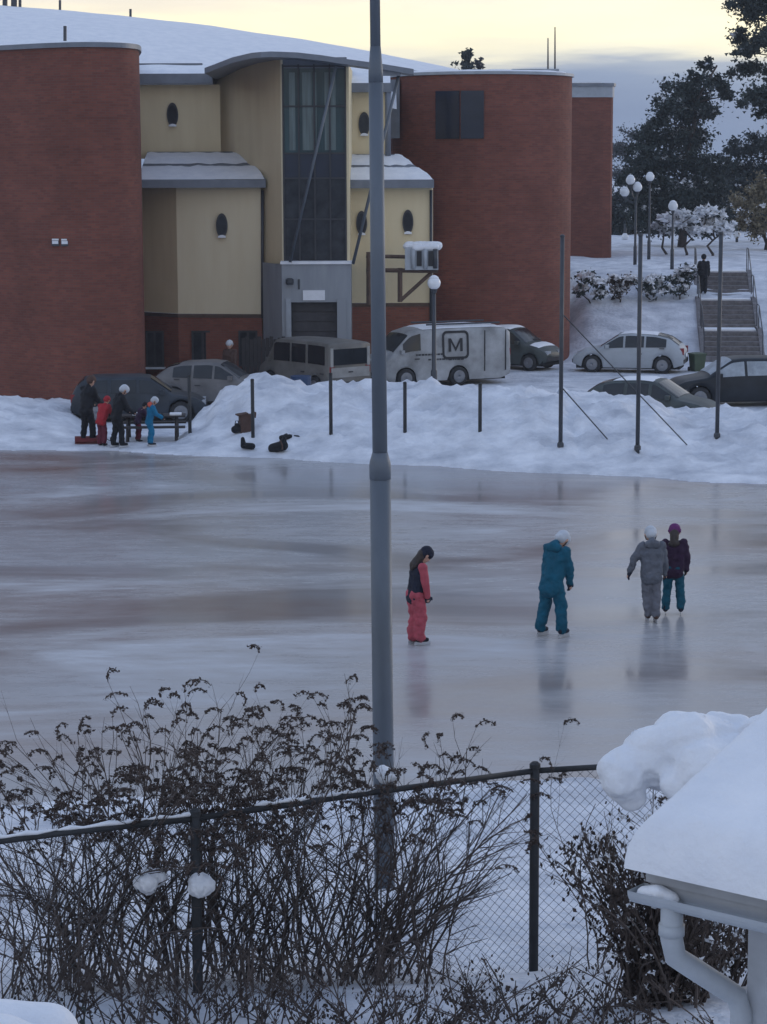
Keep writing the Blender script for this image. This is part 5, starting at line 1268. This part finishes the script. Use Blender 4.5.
for k, (pxb, Yb, tl, lab) in enumerate((
        (40, 12.6, [(10, 900, .14, 6), (50, 905, .14, 6), (85, 930, .12, 5)], 'twiggy thicket in the bottom left corner by the hedge mound'),
        (125, 12.5, [(100, 950, .12, 6), (130, 930, .12, 6), (165, 960, .12, 5)], 'low brush below the two round snow balls'),
        (215, 12.6, [(190, 960, .12, 6), (220, 940, .12, 6), (245, 970, .10, 5)], 'low brush at the foot of the left fence post'),
        (290, 12.5, [(265, 965, .12, 6), (295, 945, .12, 6), (320, 970, .10, 5)], 'low brush left of the lamp pole foot'),
        (375, 12.6, [(345, 960, .12, 6), (380, 945, .12, 6), (410, 965, .10, 5)], 'low brush right at the lamp pole foot'),
        (465, 12.6, [(435, 965, .10, 6), (470, 955, .10, 6), (500, 970, .10, 6)], 'low brush left of the right fence post'),
        (555, 12.5, [(530, 990, .09, 6), (560, 980, .09, 6), (590, 990, .09, 6)], 'low brush right of the right fence post'),
        (625, 12.6, [(605, 975, .09, 6), (625, 955, .09, 6), (645, 985, .08, 5)], 'low brush at the left foot of the brown climber'))):
    twiggy('low_shrub', lab, basep(pxb, Yb), tips(tl, Yb), 240 + k, seeds=False, spread=.75, ntw=8, leafy=.04, leafsize=.03, rr=.0065, group='low brush along the fence foot')
twiggy('climber_shrub', 'dense brown climber under the big snow pad', basep(672, 13.3), tips([(638, 815, .05, 14), (660, 805, .05, 16), (685, 805, .05, 14), (640, 880, .10, 10), (680, 890, .12, 10), (715, 890, .10, 8), (700, 960, .12, 8), (655, 960, .1, 8)], 13.3), 26, seeds=False, spread=.42, ntw=5, leafy=.22, leafsize=.04, fleck=.03, rr=.011)
twiggy('bare_shrub', 'thin bare twigs standing up beside the big snow pad', basep(612, 14.6), tips([(600, 735, .06, 3), (618, 722, .06, 3), (590, 760, .06, 3), (606, 800, .1, 3)], 14.6), 27, spread=.15, rr=.006, ntw=3)
twiggy('bare_shrub', 'brown twiggy shrub behind the white downpipe', basep(735, 13.9), tips([(735, 850, .12, 6), (750, 880, .12, 6), (765, 820, .12, 5), (720, 900, .12, 6), (755, 745, .06, 3), (775, 740, .08, 4)], 13.9), 28, seeds=False, spread=.35, ntw=6, leafy=.15, leafsize=.035, fleck=.06)

# ------------------------------------------------------------------ chain-link fence
def fence():
    posts = [(-70, 847), (195, 815.5), (535, 768), (760, 757)]
    zt_ = 2.90; pp = []
    for px, py in posts:
        g_ = G(px, py, zt_); pp.append(Vector((g_.x, g_.y, zt_)))
    t = thing('chain_link_fence', 'chain-link fence with dark posts and snow on its top rail', 'fence', (pp[2].x, pp[2].y, gz(pp[2].x, pp[2].y))); off = Vector(t.location)
    for k, p in enumerate(pp):
        b = MB().tube([p - off - Vector((0, 0, 1.9)), p - off + Vector((0, 0, .02))], .033, 10); po = b.build('post', 'post_metal', t, True)
        MB().lathe([(.038, .0), (.038, .03), (.02, .045)], 10, Matrix.Translation(p - off)).build('cap', 'post_metal', po)
    for a, c_ in zip(pp[:-1], pp[1:]):
        a2, c2 = a - off, c_ - off; sag = Vector((0, 0, -.012))
        MB().tube([a2 + Vector((0, 0, -.02)), a2.lerp(c2, .5) + sag, c2 + Vector((0, 0, -.02))], .021, 8).build('top_rail', 'post_metal', t, True)
        ln = (c_ - a).length; d_ = (c2 - a2).normalized(); w = MB(); p_ = .072; hgt = 1.52; n = int(ln / p_)
        nr = int(hgt / (p_ / 2)) // 2 * 2
        for i in range(n + 1):
            pts = []
            for r_ in range(nr + 1):
                u = (i + (.5 if (r_ % 2) else 0) * (1 if i % 2 == 0 else -1)) * p_ if False else (i * p_ + (.5 if r_ % 2 else -.02) * p_)
                q = a2 + d_ * min(ln, max(0, u)) + Vector((0, .03 + (.004 if r_ % 2 else -.004), -.03 - r_ * p_ / 2)); pts.append(q)
            w.tube(pts, .0026, 3, False)
            pts = []
            for r_ in range(nr + 1):
                u = (i * p_ + (-.5 if r_ % 2 else .02) * p_); q = a2 + d_ * min(ln, max(0, u)) + Vector((0, .03 + (-.004 if r_ % 2 else .004), -.03 - r_ * p_ / 2)); pts.append(q)
            w.tube(pts, .0026, 3, False)
        w.build('mesh_panel', 'wire', t)
        # snow lying on the rail in uneven lengths
        rng = random.Random(int(ln * 100)); u = .05
        while u < ln - .2:
            l2 = rng.uniform(.15, .7)
            if rng.random() < .38:
                s_ = MB(); m_ = 7; pts = [a2 + d_ * min(ln, u + l2 * k / m_) + Vector((0, 0, .012 + .006 * math.sin(k * 2.1))) for k in range(m_ + 1)]
                s_.tube(pts, [.005] + [.014 + .005 * math.sin(k * 1.7 + u) for k in range(1, m_)] + [.006], 6); s_.build('rail_snow', 'snow', t, True)
            u += l2
fence()

# snow clumps caught in the shrubs and the big pad on the climber
def clump(px, py, Y, r, name, lab, flat=1.0, group='snow clumps in the shrubs'):
    p = P(px, py, Y); rng = random.Random(int(px * 7 + py)); t = None
    caps = [((rng.gauss(0, .35) * r, rng.gauss(0, .3) * r, rng.gauss(0, .2) * r * flat), r * rng.uniform(.55, .8), (rng.gauss(0, .35) * r, rng.gauss(0, .3) * r, rng.gauss(0, .2) * r * flat), r * rng.uniform(.5, .75)) for _ in range(4)]
    o = blob(name, caps, 'snow', None, r * .09, 2, r * .12, 2.2 / r); o.location = p
    return tag(o, lab, 'snow', group)
clump(151, 881, 13.55, .085, 'snow_clump', 'left of the two round snow balls caught in the shrub')
clump(203, 886, 13.55, .085, 'snow_clump', 'right of the two round snow balls caught in the shrub')
clump(193, 838, 14.0, .05, 'snow_clump', 'tiny snow cap on the fence post among the left shrub')
clump(385, 775, 14.25, .07, 'snow_clump', 'snow lump on the fence rail in front of the lamp pole', .6)
Ys = 13.1; o0 = P(665, 775, Ys); k_ = Ys / F
def sp(px, py, dy=0): return ((px - 665) * k_, dy, -(py - 775) * k_)
pad = blob('snow_pad', [(sp(622, 778), .15, sp(632, 800, .05), .09), (sp(612, 770), .10, sp(650, 762, .1), .19), (sp(648, 754, .1), .16, sp(690, 746, .1), .19), (sp(680, 742, .2), .16, sp(725, 748, .2), .15), (sp(700, 765, -.1), .18, sp(745, 770, .1), .2), (sp(725, 732, .3), .08, sp(748, 738, .3), .08), (sp(660, 770, .25), .2, sp(720, 775, .3), .22), (sp(750, 735, .2), .05, sp(775, 728, .2), .05), (sp(672, 778, -.1), .10, sp(690, 788, -.1), .09)], 'snow', None, .016, 3, .03, 5.0)
pad.location = o0; tag(pad, 'big rounded pad of snow on top of the brown climber', 'snow')
br_ = MB().tube([P(738, 752, 13.0), P(752, 741, 13.0), P(785, 733, 13.1)], [.02, .035, .03], 7).build('dead_branch', 'wood', None, True); tag(br_, 'brown branch sticking out of the big snow pad at the right', 'branch')
# snow-covered hedge top in the bottom left corner
hp = P(20, 1045, 11.0); hg = thing('snowy_hedge', 'smooth snow mound on a clipped hedge in the bottom left corner', 'hedge', (hp.x, 11.0, gz(hp.x, 11.0))); zh = hp.z - gz(hp.x, 11.0)
blob('snow', [((-.6, 0, zh - .02), .17, (-.1, 0, zh), .17), ((-.1, 0, zh), .17, (.22, 0, zh - .08), .12), ((-.5, .3, zh - .05), .2, (.1, .3, zh - .06), .17)], 'snow', hg, .02, 3, .015, 3)
b = MB(); rng = random.Random(4)
for k in range(30): leaf_cloud(b, Vector((rng.uniform(-.6, .3), rng.uniform(-.1, .4), rng.uniform(.2, zh - .15))), .2, 60, .06, rng)
tag(b.build('foliage', 'needle', hg), kind='stuff'); MB().tube([(-.15, .15, -.1), (-.15, .15, zh - .1)], .04, 6).build('stem', 'bark', hg)

# ------------------------------------------------------------------ porch roof at the lower right
Cn = P(646, 865, 7.5); e = Vector((.783, -.622, 0)); nn = Vector((.622, .783, 0)); slope = .27
pr = thing('porch', 'white porch corner with snow-loaded roof, gutter and downpipe', 'porch', (Cn.x + 1.2, Cn.y - .3, 2.05)); off = Vector(pr.location)
def rp_(a, u, z=0.0): return Cn + e * a + nn * u + Vector((0, 0, slope * u + z)) - off
b = MB()
LEN, DEP = 3.2, 2.6
for za, zb2 in ((-.06, .0),):
    c8 = [rp_(0, 0, za), rp_(LEN, 0, za), rp_(LEN, DEP, za), rp_(0, DEP, za), rp_(0, 0, zb2), rp_(LEN, 0, zb2), rp_(LEN, DEP, zb2), rp_(0, DEP, zb2)]
    i = len(b.v); b.v += [tuple(q) for q in c8]; b.f += [tuple(i + k for k in q) for q in ((0, 3, 2, 1), (4, 5, 6, 7), (0, 1, 5, 4), (1, 2, 6, 5), (2, 3, 7, 6), (3, 0, 4, 7))]
roof = b.build('roof', 'white_wood', pr)
# snow slab with rolled edges
s_ = MB(); na, nu = 120, 100; rows = []
def th_prof(d): return math.sqrt(max(0, 1 - max(0, 1 - d / .10) ** 2))
for j in range(nu + 1):
    row = []
    for i in range(na + 1):
        a = -.06 + (LEN + .06) * (i / na) ** 1.6; u = -.05 + (DEP + .05) * (j / nu) ** 1.6
        d_ = min(a + .06, u + .05); 
        th = .175 * th_prof(d_) + .02 * noise.noise(Vector((a * 1.7, u * 1.7, 0))) * min(1, d_ / .15) + .012 * noise.fractal(Vector((a * 7, u * 7, 4)), 1.0, 2.0, 3) * min(1, d_ / .1)
        row.append(s_.vert(rp_(a, u, .003 + th)))
    rows.append(row)
for j in range(nu):
    for i in range(na): s_.f.append((rows[j][i], rows[j][i + 1], rows[j + 1][i + 1], rows[j + 1][i]))
# underside lip
lip = [rp_(-.06, -.05, .003), rp_(LEN, -.05, .003), rp_(LEN, .2, -.02), rp_(-.0, .2, .002)]
s_.build('roof_snow', 'snow', pr, True)
# fascia and rake boards
def board(a0, u0, a1, u1, z0, z1, th, nm, m='white_wood'):
    p0, p1 = rp_(a0, u0), rp_(a1, u1); d_ = (p1 - p0); fl = Vector((d_.x, d_.y, 0)).normalized(); sd = Vector((fl.y, -fl.x, 0)) * th
    b = MB(); q = [p0 + Vector((0, 0, z0)), p1 + Vector((0, 0, z0)), p1 + Vector((0, 0, z1)), p0 + Vector((0, 0, z1))]; r_ = [x + sd for x in q]
    b.quad(*r_).quad(*reversed(q)).quad(q[0], r_[0], r_[3], q[3]).quad(r_[1], q[1], q[2], r_[2]).quad(q[3], r_[3], r_[2], q[2]).quad(q[0], q[1], r_[1], r_[0])
    return b.build(nm, m, pr)
board(.02, .03, LEN, .03, -.15, -.062, .02, 'fascia'); board(.02, .04, .02, DEP, -.18, -.062, -.02, 'rake_board')
# gutter: half round along the eave
b = MB(); m_ = 10; ga, gb = -.02, LEN; prev = None
def gut(a):
    c_ = rp_(a, -.035, -.065); return [c_ + nn * (-math.cos(R(180 * k / m_)) * .055) + Vector((0, 0, -math.sin(R(180 * k / m_)) * .055)) for k in range(m_ + 1)]
A, B = gut(ga), gut(gb)
for k in range(m_): b.quad(A[k], B[k], B[k + 1], A[k + 1])
b.poly(A)
gu = b.build('gutter', 'white_pvc', pr, True)
blob('gutter_snow', [(rp_(.025, -.04, -.085), .036, rp_(.07, -.035, -.075), .04), (rp_(.06, -.03, -.08), .04, rp_(.12, -.02, -.09), .03)], 'snow', pr, .01, 2, .008, 8)
# downpipe with two bends
def wp(px, py, Y): return P(px, py, Y) - off
pg = rp_(.13, -.035, -.09)
wc = Cn + e * .31 + nn * .33 - off
pw = Vector((wc.x, wc.y, 0)) + e * -.06 - nn * .07
pts = [pg, pg + Vector((0, 0, -.13))]
a0 = pg + Vector((0, 0, -.19)); b1 = Vector((pw.x, pw.y, pg.z - .42)); 
for t_ in (.06, .3, .7, .92): pts.append(a0.lerp(b1, t_))
pts += [b1 + Vector((0, 0, -.05)), Vector((pw.x, pw.y, -.2))]
MB().tube(pts, .040, 14).build('downpipe', 'white_pvc', pr, True)
for q in (pg + Vector((0, 0, -.10)), b1 + Vector((0, 0, -.15))): MB().lathe([(.046, -.02), (.046, .02)], 14, Matrix.Translation(q)).build('pipe_collar', 'white_pvc', pr, True)
# corner post and boarded wall to the right of it
MB().box((-.05, -.05, -.2), (.05, .05, Cn.z - 2.05 + .05), Matrix.Translation((wc.x, wc.y, 0)) @ Matrix.Rotation(math.atan2(e.y, e.x), 4, 'Z')).build('corner_post', 'white_wood', pr)
for k in range(14):
    q = wc + e * (.16 + k * .2); MB().box((-.095, -.015, -.2), (.095, .015, Cn.z - 2.05 + .02), Matrix.Translation((q.x, q.y, 0)) @ Matrix.Rotation(math.atan2(e.y, e.x), 4, 'Z')).build('wall_board', 'white_wood', pr)
for k in range(11):
    q = wc + nn * (.16 + k * .2); MB().box((-.095, -.015, -.2), (.095, .015, Cn.z - 2.05 + .02), Matrix.Translation((q.x, q.y, 0)) @ Matrix.Rotation(math.atan2(nn.y, nn.x), 4, 'Z')).build('wall_board', 'white_wood', pr)

apply_blobs()

# ------------------------------------------------------------------ evening haze: one closed box of thin even air
hm = bpy.data.materials.new('evening_haze'); hm.use_nodes = True; ht = hm.node_tree
ht.nodes.clear(); ho = N(ht, 'ShaderNodeOutputMaterial'); hv = N(ht, 'ShaderNodeVolumePrincipled')
hv.inputs['Color'].default_value = (.80, .87, .98, 1); hv.inputs['Density'].default_value = .0005; L(ht, hv.outputs[0], ho.inputs['Volume'])
M['haze'] = hm
hz = MB().box((-560, -60, -1.5), (560, 900, 24)).build('haze', 'haze'); tag(hz, kind='stuff')
